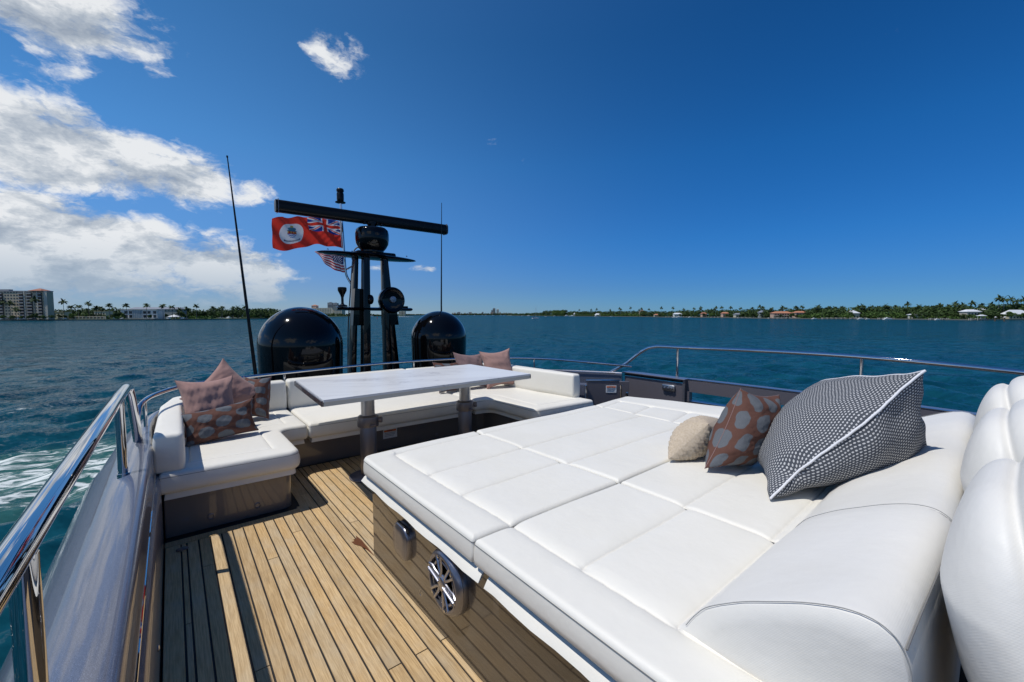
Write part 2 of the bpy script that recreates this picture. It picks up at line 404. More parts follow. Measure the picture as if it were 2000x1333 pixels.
def cushion(P, rads, z0, z1, r=.04, seam=None, crown=.006, puff=.006, seamdepth=.006):
    """upholstered block over a rounded polygon; seam = inset of a stitched groove on the top"""
    prof = [(.012, z0), (.0, z0 + .012)]
    for k in range(1, 4): prof.append((-puff * sin(pi * k / 4), z0 + (z1 - r - z0) * k / 4))
    for k in range(0, 7):
        a = pi / 2 * k / 6; prof.append((r * (1 - cos(a)), z1 - r + r * sin(a)))
    if seam:
        prof += [(r + .02, z1 + crown * .5), (seam - .03, z1 + crown), (seam - .012, z1 + crown * .7), (seam - .004, z1), (seam, z1 - seamdepth), (seam + .004, z1), (seam + .012, z1 + crown * .7), (seam + .03, z1 + crown)]
    else: prof += [(r + .012, z1 + crown * .6)]
    v = []; f = []
    for ins, z in prof:
        R_ = inset_ring(P, rads, ins); N = len(R_)
        for q in R_: v.append((q.x, q.y, z))
    for i in range(len(prof) - 1):
        for k in range(N): a = i * N + k; b = i * N + (k + 1) % N; f.append((a, b, b + N, a + N))
    f.append(tuple(range(N - 1, -1, -1)))
    from mathutils.geometry import tessellate_polygon
    last = [Vector(v[(len(prof) - 1) * N + k]) for k in range(N)]
    for tri in tessellate_polygon([last]):
        a, b, c = [last[i] for i in tri]
        if (b - a).cross(c - a).z < 0: tri = tri[::-1]
        f.append(tuple((len(prof) - 1) * N + i for i in tri))
    return mk('cushion', v, f)
def piping_line(pts, z_or_none=None, r=.0022): return Geo().tube(pts, r, 6)
def grid_mesh(name, X, Y, Z, uv=False):
    nr, nc = X.shape
    v = np.stack([X.ravel(), Y.ravel(), Z.ravel()], 1)
    i = np.arange((nr - 1) * (nc - 1)); r_ = i // (nc - 1); c_ = i % (nc - 1); a = r_ * nc + c_
    f = np.stack([a, a + 1, a + nc + 1, a + nc], 1)
    me = bpy.data.meshes.new(name); me.vertices.add(len(v)); me.vertices.foreach_set('co', v.ravel().astype(np.float32))
    me.loops.add(f.size); me.polygons.add(len(f))
    me.loops.foreach_set('vertex_index', f.ravel().astype(np.int32))
    me.polygons.foreach_set('loop_start', (np.arange(len(f)) * 4).astype(np.int32))
    me.polygons.foreach_set('loop_total', np.full(len(f), 4, np.int32))
    me.update(calc_edges=True); me.validate(); return me

# ================================================================== WATER
WZ = -5.27
TWO_PI = 2 * pi
nang = 1000
th = np.linspace(0, TWO_PI, nang + 1)
rad = np.concatenate([np.geomspace(3.0, 170, 380), np.geomspace(180, 14000, 46)])
RR, TT = np.meshgrid(rad, th, indexing='ij')
WX = 1.5 + RR * np.sin(TT); WY = 1.0 + RR * np.cos(TT); WH = np.zeros_like(WX)
for k in range(80):
    lam = float(np.exp(RNG.uniform(np.log(.55), np.log(6.0)))); kk = TWO_PI / lam
    d = 2.55 + RNG.normal(0, .55); ph = RNG.uniform(0, TWO_PI)
    amp = .0160 * lam ** 0.62 * RNG.uniform(.5, 1.2)
    att = np.clip((lam / (RR * .012 + .05) - 2.2) / 3, 0, 1)
    WH += att * amp * (np.sin(kk * (WX * sin(d) + WY * cos(d)) + ph + .9 * np.sin(.13 * WX + .21 * WY + k)))
WH = WH + np.maximum(WH, 0) ** 2 * 1.2
WXc, WYc, WHc = WX.copy(), WY.copy(), WH.copy()
wm = grid_mesh('water', WX, WY, WZ + WH)
def watermat(t, b):
    co = t.node('ShaderNodeNewGeometry'); pos = co.outputs['Position']
    x, y, z = t.xyz(pos)
    q = t.vec(t.m('MULTIPLY', t.m('SUBTRACT', x, y), .8), t.m('MULTIPLY', t.m('ADD', x, y), 1.0), 0.0)
    def tilt(scale, s, det=2):
        return t.vm('SCALE', t.vm('MULTIPLY', t.vm('SUBTRACT', t.noise(pos, scale, det, .55, 0, True), (.5, .5, .5)), (1, 1, 0)), scale=s)
    dist = t.vm('LENGTH', pos)
    far = t.smooth(dist, 20, 160)
    n = t.vm('ADD', co.outputs['Normal'], t.vm('SCALE', tilt(4.5, 1.0, 3), scale=t.m('ADD', .75, t.m('MULTIPLY', far, .6))))
    n = t.vm('ADD', n, t.vm('SCALE', tilt(1.1, 1.0, 2), scale=t.m('ADD', .55, t.m('MULTIPLY', far, .6))))
    n = t.vm('ADD', n, t.vm('SCALE', tilt(.33, 1.15, 3), scale=t.m('MULTIPLY', far, 1.0)))
    gust = t.smooth(t.noise(t.vm('MULTIPLY', pos, (1, 1, 0)), .016, 5, .6), .35, .68)
    t.l.new(t.vm('NORMALIZE', n), b.inputs['Normal'])
    patch = t.noise(pos, .05, 4, .6)
    streak = t.noise(t.vec(t.m('ADD', t.m('MULTIPLY', x, .779), t.m('MULTIPLY', y, -.627)), t.m('MULTIPLY', t.m('ADD', t.m('MULTIPLY', x, .627), t.m('MULTIPLY', y, .779)), 2.6), 0.0), .11, 6, .72)
    # noise streaks across the view vary the base colour, dark blue to teal
    col = t.mix(t.smooth(streak, .3, .7), (.0012, .025, .041), (.0054, .068, .095))
    col = t.mix(t.m('MULTIPLY', gust, .5), col, (.0025, .044, .076))
    # wake: churned water thrown out by the hull on its starboard quarter, and old foam lines
    def wake(cx, x0, x1, y0, y1): return None
    wn = t.noise(t.vec(t.m('MULTIPLY', x, 1.0), t.m('MULTIPLY', y, .55), 0.0), .9, 7, .68, .6)
    mid = t.m('ADD', 26.8, t.m('ADD', t.m('MULTIPLY', x, .18), t.m('MULTIPLY', t.m('SUBTRACT', t.noise(pos, .22, 3), .5), 5.0)))
    dx = t.m('DIVIDE', t.m('SUBTRACT', y, mid), t.m('ADD', 4.9, t.m('MULTIPLY', x, -.10)))
    band = t.m('EXPONENT', t.m('MULTIPLY', t.m('POWER', t.m('ABSOLUTE', dx), 2.6), -1.0))
    band = t.m('MULTIPLY', band, t.m('SUBTRACT', 1.0, t.smooth(x, 2, 9)))
    band = t.m('MULTIPLY', band, t.smooth(x, -34, -12))
    milky = t.smooth(t.m('ADD', band, t.m('MULTIPLY', t.m('SUBTRACT', t.noise(pos, .35, 4, .6), .5), .9)), .25, .9)
    col = t.mix(t.m('MULTIPLY', milky, .8), col, (.034, .120, .105))
    fn = t.noise(t.vec(t.m('MULTIPLY', x, .45), t.m('MULTIPLY', y, 1.0), 0.0), 1.5, 8, .66, 1.4)
    foam = t.smooth(t.m('ADD', t.m('MULTIPLY', band, .45), t.m('MULTIPLY', t.m('SUBTRACT', fn, .5), 2.4)), .32, .66)
    foam = t.m('MULTIPLY', foam, t.smooth(band, .05, .55))
    # thin old foam lines farther out
    s2 = t.m('ABSOLUTE', t.m('SUBTRACT', t.m('ADD', y, t.m('MULTIPLY', t.noise(pos, .12, 3), 6.0)), t.m('ADD', 51.0, t.m('MULTIPLY', x, .35))))
    s2 = t.m('MULTIPLY', t.m('SUBTRACT', 1.0, t.smooth(s2, .0, 1.6)), t.m('MULTIPLY', t.smooth(x, -30, -12), t.m('SUBTRACT', 1.0, t.smooth(x, 3, 8))))
    f2 = t.m('MULTIPLY', t.smooth(t.noise(pos, 1.6, 5, .7), .52, .68), s2)
    foam = t.m('MAXIMUM', foam, t.m('MULTIPLY', f2, .6))
    # a few small whitecaps
    caps = t.smooth(t.noise(pos, .55, 6, .75), .735, .77)
    foam = t.m('MAXIMUM', foam, t.m('MULTIPLY', caps, .35))
    col = t.mix(foam, col, (.66, .70, .68))
    t.l.new(col, b.inputs['Base Color'])
    t.l.new(t.m('ADD', .07, t.m('ADD', t.m('MULTIPLY', foam, .7), t.m('MULTIPLY', far, .07))), b.inputs['Roughness'])
    b.inputs['IOR'].default_value = 1.33; b.inputs['Specular IOR Level'].default_value = .0
    nn_ = b.inputs['Normal'].links[0].from_socket; fr = t.node('ShaderNodeFresnel'); fr.inputs[0].default_value = 1.33; t.l.new(nn_, fr.inputs[1])
    gl = t.node('ShaderNodeBsdfGlossy'); gl.inputs['Roughness'].default_value = .10; t.l.new(nn_, gl.inputs['Normal'])
    fac = t.m('MULTIPLY', t.m('MULTIPLY', t.m('MINIMUM', fr.outputs[0], .56), .54), t.m('SUBTRACT', 1.0, foam))
    ms = t.node('ShaderNodeMixShader'); t.l.new(fac, ms.inputs[0]); t.l.new(b.outputs[0], ms.inputs[1]); t.l.new(gl.outputs[0], ms.inputs[2]); t.l.new(ms.outputs[0], t.n['Material Output'].inputs[0])
M['water'] = pmat('sea_water', (.005, .05, .09), .08, build=watermat)
obj('water', wm, M['water'])['kind'] = 'structure'

# ================================================================== YACHT: deck
def loft(path, prof_fn, closed_prof=False):
    """sweep a vertical profile [(outward, z)...] along a horizontal path [(x, y)...]; outward is to the left of travel"""
    v = []; f = []; P = [Vector(p) for p in path]; N = len(P); n = None
    for i in range(N):
        d = (P[min(i + 1, N - 1)] - P[max(i - 1, 0)]).normalized(); o = Vector((-d.y, d.x))
        pr = prof_fn(i / (N - 1), P[i]); n = len(pr)
        for a, z in pr: v.append((P[i].x + o.x * a, P[i].y + o.y * a, z))
    for i in range(N - 1):
        for k in range(n - 1 + (1 if closed_prof else 0)):
            a = i * n + k; b = i * n + (k + 1) % n; f.append((a, b, b + n, a + n))
    f.append(tuple(range(n - 1, -1, -1))); f.append(tuple((N - 1) * n + k for k in range(n)))
    return v, f
deck = Geo().box((2.42, 1.2, -.055), (5.0, 9.0, .10)).obj('deck', M['caulk'], smooth=False)
deck['kind'] = 'structure'
GAP = .0080
def plank(x0, x1, y0, y1, z=.0):
    g = Geo().box(((x0 + x1) / 2, (y0 + y1) / 2, -.0015), (x1 - x0 - GAP, y1 - y0 - .005, .007), bev=.0012)
    g.obj('plank', M['teak'], deck, smooth=False)
xs = [-.084, -.005, .0235] + [.0225 + .06025 * k for k in range(1, 15)] + [.903]
joints = {1: [2.4], 4: [1.35], 8: [2.75], 3: [.9, 2.9], 6: [1.1], 9: [.55], 10: [1.10], 11: [.75, 3.0], 12: [1.574], 14: [1.575, 3.6], 16: [1.578], 5: [1.9], 7: [.3], 13: [.62]}
for i in range(len(xs) - 1):
    y1 = 3.285 if xs[i + 1] < .80 else 4.255
    if .62 < xs[i + 1] <= .80: y1 = 3.285 + (xs[i + 1] - .62) * .9
    cuts = [-.9] + joints.get(i, []) + [y1]
    for a, b in zip(cuts, cuts[1:]): plank(xs[i], xs[i + 1], a, b)
k = 0; x = .903
while x < 2.95:
    plank(x, x + .06025, 2.2 if k % 3 else 2.9, 4.255); 
    if not k % 3: plank(x, x + .06025, 2.2, 2.9)
    x += .06025; k += 1
mb = Geo()                                             # margin board running round the sofa plinth
outer = [(-.084, 3.292), (.64, 3.292), (.745, 3.34), (.788, 3.46), (.788, 4.255)]
inner = [(-.084, 3.36), (.60, 3.36), (.675, 3.395), (.70, 3.47), (.70, 4.255)]
so, si = spline([(a, b, 0) for a, b in outer], 6), spline([(a, b, 0) for a, b in inner], 6)
vv = [(p.x, p.y, .001) for p in so] + [(p.x, p.y, .001) for p in si] + [(p.x, p.y, -.005) for p in so]; n_ = len(so)
mb.add(vv, [(i, i + 1, n_ + i + 1, n_ + i) for i in range(n_ - 1)] + [(2 * n_ + i, 2 * n_ + i + 1, i + 1, i) for i in range(n_ - 1)])
mb.obj('margin_board', M['teak'], deck, smooth=False)
# small drain by the left sofa and a scrap of worn wood, added as a thin sheet on the planks
dr = Geo().lathe([(.0, .001), (.028, .001), (.032, .004), (.026, .006), (.0, .0055)], (.0, 3.20, .002), 20).obj('drain', M['steel'], deck)
sv = [(.835, 2.60), (.858, 2.555), (.872, 2.50), (.884, 2.40), (.887, 2.62), (.876, 2.70), (.866, 2.655), (.850, 2.665), (.846, 2.635), (.830, 2.64)]
sc_ = Geo().add([(a, b, .0035) for a, b in sv] + [(a, b, .0055) for a, b in sv], [tuple(range(9, -1, -1)), tuple(range(10, 20))] + [(i, (i + 1) % 10, 10 + (i + 1) % 10, 10 + i) for i in range(10)])
tag(sc_.obj('worn_blotch', M['blotch'], smooth=False), 'small ragged brown scrap lying on the teak beside the sun pad base', 'blotch')

# ------------------------------------------------------------------ hull and bulwarks
lv = [(-.36, 0.0), (-.55, -.9), (-1.0, -2.4), (-1.1, -3.6), (-.7, -5.0), (-.2, -6.2)]
g = Geo(); vv = []; ff = []
for off, z in lv:
    e = -(off + .36)
    ys = {0: (5.30, -9)}.get(lv.index((off, z)), (9.4, -13))
    ring = [(-.36 - e, -6), (-.36 - e, ys[0] - 1.6), (.1 - e * .7, ys[0] - .4), (1.0, ys[0]), (3.9, ys[0]), (4.75 + e * .7, ys[0] - .4), (5.2 + e, ys[0] - 1.6), (5.2 + e, -6), (4.2 + e * .4, ys[1] + 2), (2.42, ys[1]), (.6 - e * .4, ys[1] + 2)]
    vv += [(a, b, z - .16) for a, b in ring]
for i in range(len(lv) - 1):
    for k in range(11): a = i * 11 + k; b = i * 11 + (k + 1) % 11; ff.append((a, b, b + 11, a + 11))
ff.append(tuple(range(11)))
g.add(vv, ff)
hull = g.obj('yacht_hull', M['paint'], sharp=30)
tag(hull, 'grey metallic motor yacht hull beneath the flybridge deck', 'yacht hull')

WIDE = [(-.000, -.05), (-.000, .40), (.012, .425), (.022, .432), (.026, .445), (.028, .575), (.032, .60), (.042, .615), (.055, .618), (.10, .610), (.16, .588), (.22, .548), (.28, .492), (.325, .43), (.352, .35), (.365, .25), (.37, .10), (.37, -.5)]
def bul(x, y0, y1, prof): return loft([(x, y0 + (y1 - y0) * k / 14) for k in range(15)], lambda t, p: prof)
lb = empty('side_bulwark', (-.09, 1, 0), 'broad grey metallic gunwale cap along the left edge of the deck, under the thick handrail', 'bulwark')
obj('cap', mk('cap', *bul(-.088, -1.8, 3.47, WIDE)), M['paint'], lb).data.set_sharp_from_angle(angle=R(50))
for yy, zz in ((2.02, .175), (1.47, .145)):
    Geo().lathe([(.0, .0), (.012, .0), (.013, .004), (.007, .007), (0, .008)], (-.0875, yy, zz), 14, (1, 0, 0)).obj('courtesy_light', M['steel'], lb)
Geo().tube([(-.113, -1.8, .437), (-.113, 3.44, .437)], .005, 8).obj('trim_strip', M['steel'], lb)
def stern_prof(t, p):
    wdt = .37 - .17 * min(1, t * 3.2); tz = .600 + .02 * min(1, t * 1.4)
    q = [(a * wdt / .37, z if z < .4 else z + (tz - .618)) for a, z in WIDE]
    return q
spath = spline([(-.088, 3.475), (-.135, 3.9), (-.15, 4.3), (-.07, 4.75), (.2, 5.10), (.9, 5.33), (2.4, 5.46), (3.3, 5.36), (4.0, 5.0), (4.45, 4.45), (4.75, 3.95), (4.90, 3.68)] if False else
               [(-.088, 3.475, 0), (-.11, 3.9, 0), (-.115, 4.35, 0), (-.05, 4.75, 0), (.25, 5.06, 0), (.9, 5.24, 0), (2.4, 5.36, 0), (3.3, 5.22, 0), (3.95, 4.85, 0), (4.42, 4.35, 0), (4.72, 3.9, 0), (4.87, 3.62, 0)], 8)
sb = empty('stern_bulwark', (2.4, 5.3, 0), 'grey bulwark curving round the stern behind the sofa', 'bulwark')
o = obj('cap', mk('cap', *loft([(p.x, p.y) for p in spath], stern_prof)), M['paint'], sb); o.data.set_sharp_from_angle(angle=R(50))
Geo().tube([(p.x, p.y, .603) for p in [Vector((q.x, q.y, 0)) for q in spath[60:]]], .006, 6).obj('trim_strip', M['steel'], sb)
rb = empty('side_bulwark', (4.95, 1, 0), 'charcoal bulwark on the right with a long slot open to the sea', 'bulwark')
rp = spline([(4.95, 2.70, 0), (4.99, 1.8, 0), (5.0, .8, 0), (4.93, 0, 0), (4.8, -1.6, 0)], 8); rp2 = [(p.x, p.y) for p in rp]
band = [(0, .475), (0, .628), (.008, .636), (.10, .636), (.13, .60), (.13, .475)]
obj('top_band', mk('b', *loft(rp2, lambda t, p: band, True)), M['charcoal'], rb, smooth=False)
obj('lower_panel', mk('b', *loft(rp2, lambda t, p: [(0, -.05), (0, .36), (.13, .36), (.15, -.5)], True)), M['charcoal'], rb, smooth=False)
Geo().tube([(p.x - .002, p.y, .634) for p in rp], .006, 6).obj('trim_strip', M['steel'], rb)
Geo().tube([(p.x - .002, p.y, .364) for p in rp], .005, 6).obj('trim_strip', M['steel'], rb)
for yy in (2.68, .35):
    Geo().box((4.965, yy, .42), (.07, .05, .125)).obj('stanchion', M['charcoal'], rb, smooth=False)
gate = empty('boarding_gate', (4.9, 3.2, 0), 'charcoal door panel with a chrome latch set in the right bulwark', 'gate')
Geo().box((4.905, 3.15, .29), (.035, .86, .58), bev=.006).obj('door_panel', M['charcoal'], gate, smooth=False)
Geo().box((4.925, 2.71, .30), (.07, .03, .64), bev=.004).obj('frame_post', M['darktube'], gate, smooth=False)
Geo().box((4.905, 3.15, .605), (.075, .84, .026), bev=.005).obj('top_rail', M['gloss_black'], gate, smooth=False)
Geo().box((4.95, 3.15, .628), (.16, .92, .014), bev=.005).obj('cap_strip', M['charcoal'], gate, smooth=False)
Geo().box((4.872, 2.90, .505), (.03, .17, .075), bev=.008).obj('latch', M['satin_steel'], gate)
for dy in (-.05, 0, .05): Geo().lathe([(0, 0), (.012, 0), (.012, .012), (0, .014)], (4.857, 2.90 + dy, .50), 10, (-1, 0, 0)).obj('latch_bolt', M['gunmetal'], gate)
sg = empty('stair_gate', (4.13, 3.35, 0), 'grey gate panel with a warning sticker beside the right end of the sofa', 'gate')
q = Vector((4.31 - 3.96, 3.21 - 3.49, 0)).normalized(); rotg = Matrix(((q.x, -q.y, 0), (q.y, q.x, 0), (0, 0, 1)))
cg = Vector(((3.96 + 4.31) / 2, (3.49 + 3.21) / 2, .31))
Geo().box(cg, (.40, .03, .60), rotg, .006).obj('panel', M['charcoal'], sg, smooth=False)
Geo().box(cg + Vector((0, 0, .305)), (.42, .04, .012), rotg, .003).obj('top_strip', M['steel'], sg, smooth=False)
for s_ in (-1, 1):
    p_ = cg + q * (.215 * s_); Geo().tube([(p_.x - .02, p_.y - .03, -.0), (p_.x - .02, p_.y - .03, .56)], .016, 12).obj('post', M['steel'], sg)
def sticker(c, rot, w_, h_, parent):
    s_ = Geo().box(c, (w_, .002, h_), rot).obj('warning_label', M['label_white'], parent, smooth=False)
    c = Vector(c); 
    def strip(dx, dz, ww, hh, mat):
        Geo().box(c + rot @ Vector((dx, -.002, dz)), (ww, .002, hh), rot).obj('print', mat, s_, smooth=False)
    strip(0, h_ * .30, w_ * .86, h_ * .2, M['label_orange']); strip(0, h_ * .30 , w_ * .42, h_ * .09, M['label_ink'])
    for j in range(3): strip(-w_ * .03 * j, h_ * (.06 - .15 * j), w_ * (.78 - .06 * j), h_ * .035, M['label_ink'])
nrm = Vector((q.y, -q.x, 0))
sticker(tuple(cg + q * .10 + nrm * .018 + Vector((0, 0, .20))), rotg, .13, .09, sg)
# wall between the gate and the stern bulwark, and its hinge
Geo().box((4.56, 3.43, .28), (.03, .26, .55), Matrix.Rotation(.65, 3, 'Z'), .004).obj('hinge_panel', M['charcoal'], sg, smooth=False)
Geo().box((4.42, 3.20, .42), (.03, .04, .08), rotg, .006).obj('hinge', M['steel'], sg)

# ------------------------------------------------------------------ handrails
hr = empty('handrail', (-.22, 2, .6), 'thick polished steel handrail on posts over the left gunwale', 'handrail')
top = spline([(-.23, -1.6, 1.0), (-.228, 0, 1.01), (-.224, 1.2, 1.022), (-.22, 2.4, 1.02), (-.219, 3.1, 1.01), (-.217, 3.36, .995), (-.213, 3.47, .94), (-.205, 3.62, .74), (-.20, 3.70, .60)], 10)
Geo().tube(top, .0255, 24).obj('rail', M['steel'], hr)
for yy in (2.93, 1.12):
    Geo().tube([(-.223, yy, .565), (-.223, yy, 1.0)], .0205, 20).obj('post', M['steel'], hr)
    Geo().tube([(-.223, yy, .56), (-.223, yy, .612)], .0245, 20).obj('post_foot', M['steel'], hr)
rr = empty('handrail', (2.4, 5.3, .6), 'low curved steel rail running behind the sofa around the stern', 'handrail')
path = spline([(-.215, 3.82, .60), (-.205, 3.92, .73), (-.185, 4.05, .79), (-.10, 4.35, .805), (.12, 4.72, .805), (.6, 4.98, .80), (1.2, 5.12, .80), (2.1, 5.26, .80), (3.1, 5.16, .80), (3.75, 4.82, .80), (4.2, 4.40, .79), (4.5, 3.95, .765), (4.8, 3.62, .73), (4.93, 3.50, .715)], 8)
Geo().tube(path, .0165, 16).obj('rail', M['steel'], rr)
for p_ in ((-.175, 4.12), (.93, 5.07), (2.52, 5.24), (4.06, 4.54), (3.4, 5.05)):
    Geo().tube([(p_[0], p_[1], .58), (p_[0], p_[1], .795)], .012, 12).obj('post', M['steel'], rr)
r3 = empty('handrail', (5, 1.5, .6), 'long polished rail above the right bulwark, sloping down at its aft end', 'handrail')
path = spline([(4.87, 3.80, .61), (4.92, 3.58, .75), (4.97, 3.36, .93), (4.99, 3.20, .998), (5.0, 2.9, 1.012), (5.0, 1.1, 1.036), (4.94, -.5, .965), (4.78, -2.0, .89)], 14)
Geo().tube(path, .0215, 18).obj('rail', M['steel'], r3)
for yy, zt in ((2.86, 1.01), (1.02, 1.035), (-.6, .97)):
    Geo().tube([(5.0, yy, .63), (5.0, yy, zt)], .017, 12).obj('post', M['steel'], r3)
    Geo().tube([(5.0, yy, .632), (5.0, yy, .67)], .021, 12).obj('post_foot', M['steel'], r3)

# ================================================================== U-SHAPED SOFA
sofa = empty('corner_sofa', (1.85, 4.4, 0), 'white vinyl U shaped sofa around the stern end of the deck', 'sofa')
def prism(outline, z0, z1):
    N = len(outline); v = [(p[0], p[1], z0) for p in outline] + [(p[0], p[1], z1) for p in outline]
    return mk('p', v, [(k, (k + 1) % N, N + (k + 1) % N, N + k) for k in range(N)] + [tuple(range(N - 1, -1, -1)), tuple(range(N, 2 * N))])
pl = round_poly([(-.082, 3.43), (.655, 3.42), (.70, 4.285), (2.95, 4.285), (3.03, 3.36), (3.72, 3.34), (3.74, 5.0), (-.04, 5.0)], [.01, .07, .10, .10, .05, .03, .05, .05])
o = obj('plinth', prism(pl, 0, .30), M['sofa_base'], sofa); o.data.set_sharp_from_angle(angle=R(25))
def ring_sheet(outline, z0, z1, d0=0.0, d1=.006):
    P = offset(resample(outline, .1), d0); Q = offset(resample(outline, .1), d1); N = len(P)
    return mk('r', [(a.x, a.y, z1) for a in P] + [(a.x, a.y, z0) for a in Q], [(k, (k + 1) % N, N + (k + 1) % N, N + k) for k in range(N)])
seats = [([(-.10, 3.365), (.705, 3.345), (.70, 4.10), (.925, 4.10), (.925, 4.99), (-.06, 4.99)], [.02, .07, .10, .02, .02, .1], .155),
         ([(.938, 4.095), (2.70, 4.07), (2.70, 4.99), (.938, 4.99)], [.02, .02, .02, .02], None),
         ([(2.713, 4.07), (2.93, 4.05), (2.93, 3.25), (3.80, 3.20), (3.76, 4.99), (2.713, 4.99)], [.02, .13, .07, .03, .05, .02], .15)]
for P_, r_, sm in seats:
    obj('seat_cushion', cushion(P_, r_, .305, .44, .032, sm, .005, .008), M['vinyl'], sofa)
    inn = inset_ring(P_, r_, .028); N = len(inn)
    Geo().add([(p.x, p.y, .305) for p in inn] + [(p.x - 0, p.y, .262) for p in inset_ring(P_, r_, .022)], [(k, (k + 1) % N, N + (k + 1) % N, N + k) for k in range(N)]).obj('skirt', M['vinyl'], sofa)
    e = inset_ring(P_, r_, .0015)
    Geo().tube([(p.x, p.y, .411) for p in e] + [(e[0].x, e[0].y, .411)], .0022, 5, False).obj('piping', M['thread'], sofa)
backs = [([(-.118, 3.40), (.035, 3.385), (.045, 4.45), (.12, 4.83), (.10, 4.96), (-.02, 4.92), (-.10, 4.5)], [.02, .03, .1, .1, .03, .1, .2], .68),
         ([(.05, 4.93), (.14, 4.86), (.915, 4.90), (.915, 5.06), (.10, 5.02)], [.04, .06, .03, .03, .05], .735),
         ([(.93, 4.90), (2.30, 4.95), (2.30, 5.10), (.93, 5.07)], [.03, .03, .03, .03], .74),
         ([(2.315, 4.95), (3.50, 4.86), (3.55, 5.01), (2.315, 5.10)], [.03, .03, .03, .03], .735),
         ([(3.60, 4.90), (3.585, 4.50), (3.68, 3.42), (3.80, 3.41), (3.76, 4.5), (3.72, 4.95)], [.03, .03, .025, .03, .1, .04], .72)]
for P_, r_, zt in backs:
    obj('backrest', cushion(P_, r_, .432, zt, .030, None, .003, .005), M['vinyl'], sofa)
    e = inset_ring(P_, r_, .002)
    Geo().tube([(p.x, p.y, zt - .030) for p in e] + [(e[0].x, e[0].y, zt - .03)], .0018, 5, False).obj('piping', M['thread'], sofa)
sticker((1.775, 4.281, .165), Matrix.Identity(3), .155, .10, sofa)
for (cx, cy, cz, ax) in ((2.33, 4.284, .045, (0, -1, 0)), (.16, 3.427, .075, (0, -1, 0)), (.43, 3.424, .075, (0, -1, 0))):
    Geo().lathe([(0, 0), (.020, 0), (.022, .003), (.016, .005), (.013, .002), (0, .002)], (cx, cy, cz), 16, ax).obj('drain_cap', M['darktube'], sofa)

# ================================================================== TABLE
tb = empty('table', (1.86, 3.75, 0), 'long white marble topped table on two adjustable pedestal legs', 'table')
tq = [(.794, 3.055), (2.765, 3.14), (2.74, 4.20), (.852, 4.165)]
ol = round_poly(tq, [.012] * 4, 3)
obj('tabletop', prism(ol, .825, .842), M['marble'], tb, smooth=False)
obj('edge_band', prism(offset(resample(ol, .3), .004), .794, .8245), M['cream_edge'], tb, smooth=False)
Geo().box((.828, 3.61, .813), (.034, 1.09, .040), Matrix.Rotation(-.050, 3, 'Z'), .003).obj('end_strip', M['bronze_edge'], tb, smooth=False)
Geo().box((2.748, 3.67, .813), (.034, 1.04, .040), Matrix.Rotation(.022, 3, 'Z'), .003).obj('end_strip', M['bronze_edge'], tb, smooth=False)
for lx in (1.318, 2.322):
    ly = 3.66
    Geo().lathe([(.155, 0), (.168, .004), (.168, .012), (.155, .018), (.10, .022), (.075, .03), (0, .03)], (lx, ly, 0), 36).obj('foot_plate', M['charcoal'], tb)
    Geo().lathe([(.068, .02), (.070, .03), (.070, .46), (.068, .465), (0, .465)], (lx, ly, 0), 28).obj('lower_tube', M['darktube'], tb)
    Geo().lathe([(.058, .44), (.058, .794), (0, .794)], (lx, ly, 0), 28).obj('leg', M['greytube'], tb)
    c_ = Geo().lathe([(.075, .448), (.088, .452), (.090, .462), (.090, .525), (.088, .537), (.078, .545), (.068, .55), (.06, .552)], (lx, ly, 0), 28).obj('collar', M['darktube'], tb)
    Geo().lathe([(0, 0), (.024, 0), (.026, .006), (.026, .03), (.02, .036), (0, .036)], (lx + .075, ly - .045, .505), 14, (.8, -.5, 0)).obj('clamp_knob', M['charcoal'], c_)
    Geo().box((lx + .01, ly - .088, .47), (.05, .022, .022), None, .006).obj('clamp_ear', M['charcoal'], c_)

# ================================================================== SUN PAD
pad = empty('sun_pad', (2.2, 1.2, 0), 'large white quilted sun pad on a dark glossy base', 'sun pad')
pp = round_poly([(.892, .135), (3.9, .27), (3.95, .6), (3.72, 1.6), (3.48, 2.43), (.882, 2.41)], [.02, .1, .1, .1, .08, .012])
o = obj('base_cabinet', prism(pp, .012, .487), M['plinth'], pad); o.data.set_sharp_from_angle(angle=R(25))
def fine_axis(L, seams, r, step=.03):
    xs_ = set()
    for e in (0.0, L):
        s_ = 1 if e == 0 else -1
        for k in range(9): xs_.add(round(e + s_ * r * (1 - cos(pi / 2 * k / 8)), 5))
    for q_ in seams:
        for d_ in (-.06, -.04, -.026, -.016, -.009, -.004, 0, .004, .009, .016, .026, .04, .06): xs_.add(round(q_ + d_, 5))
    x_ = 0
    while x_ < L: xs_.add(round(x_, 5)); x_ += step
    xs_ = sorted(v for v in xs_ if 0 <= v <= L); o_ = [xs_[0]]
    for v in xs_[1:]:
        if v - o_[-1] > .0012: o_.append(v)
    o_[-1] = L
    return np.array(o_)
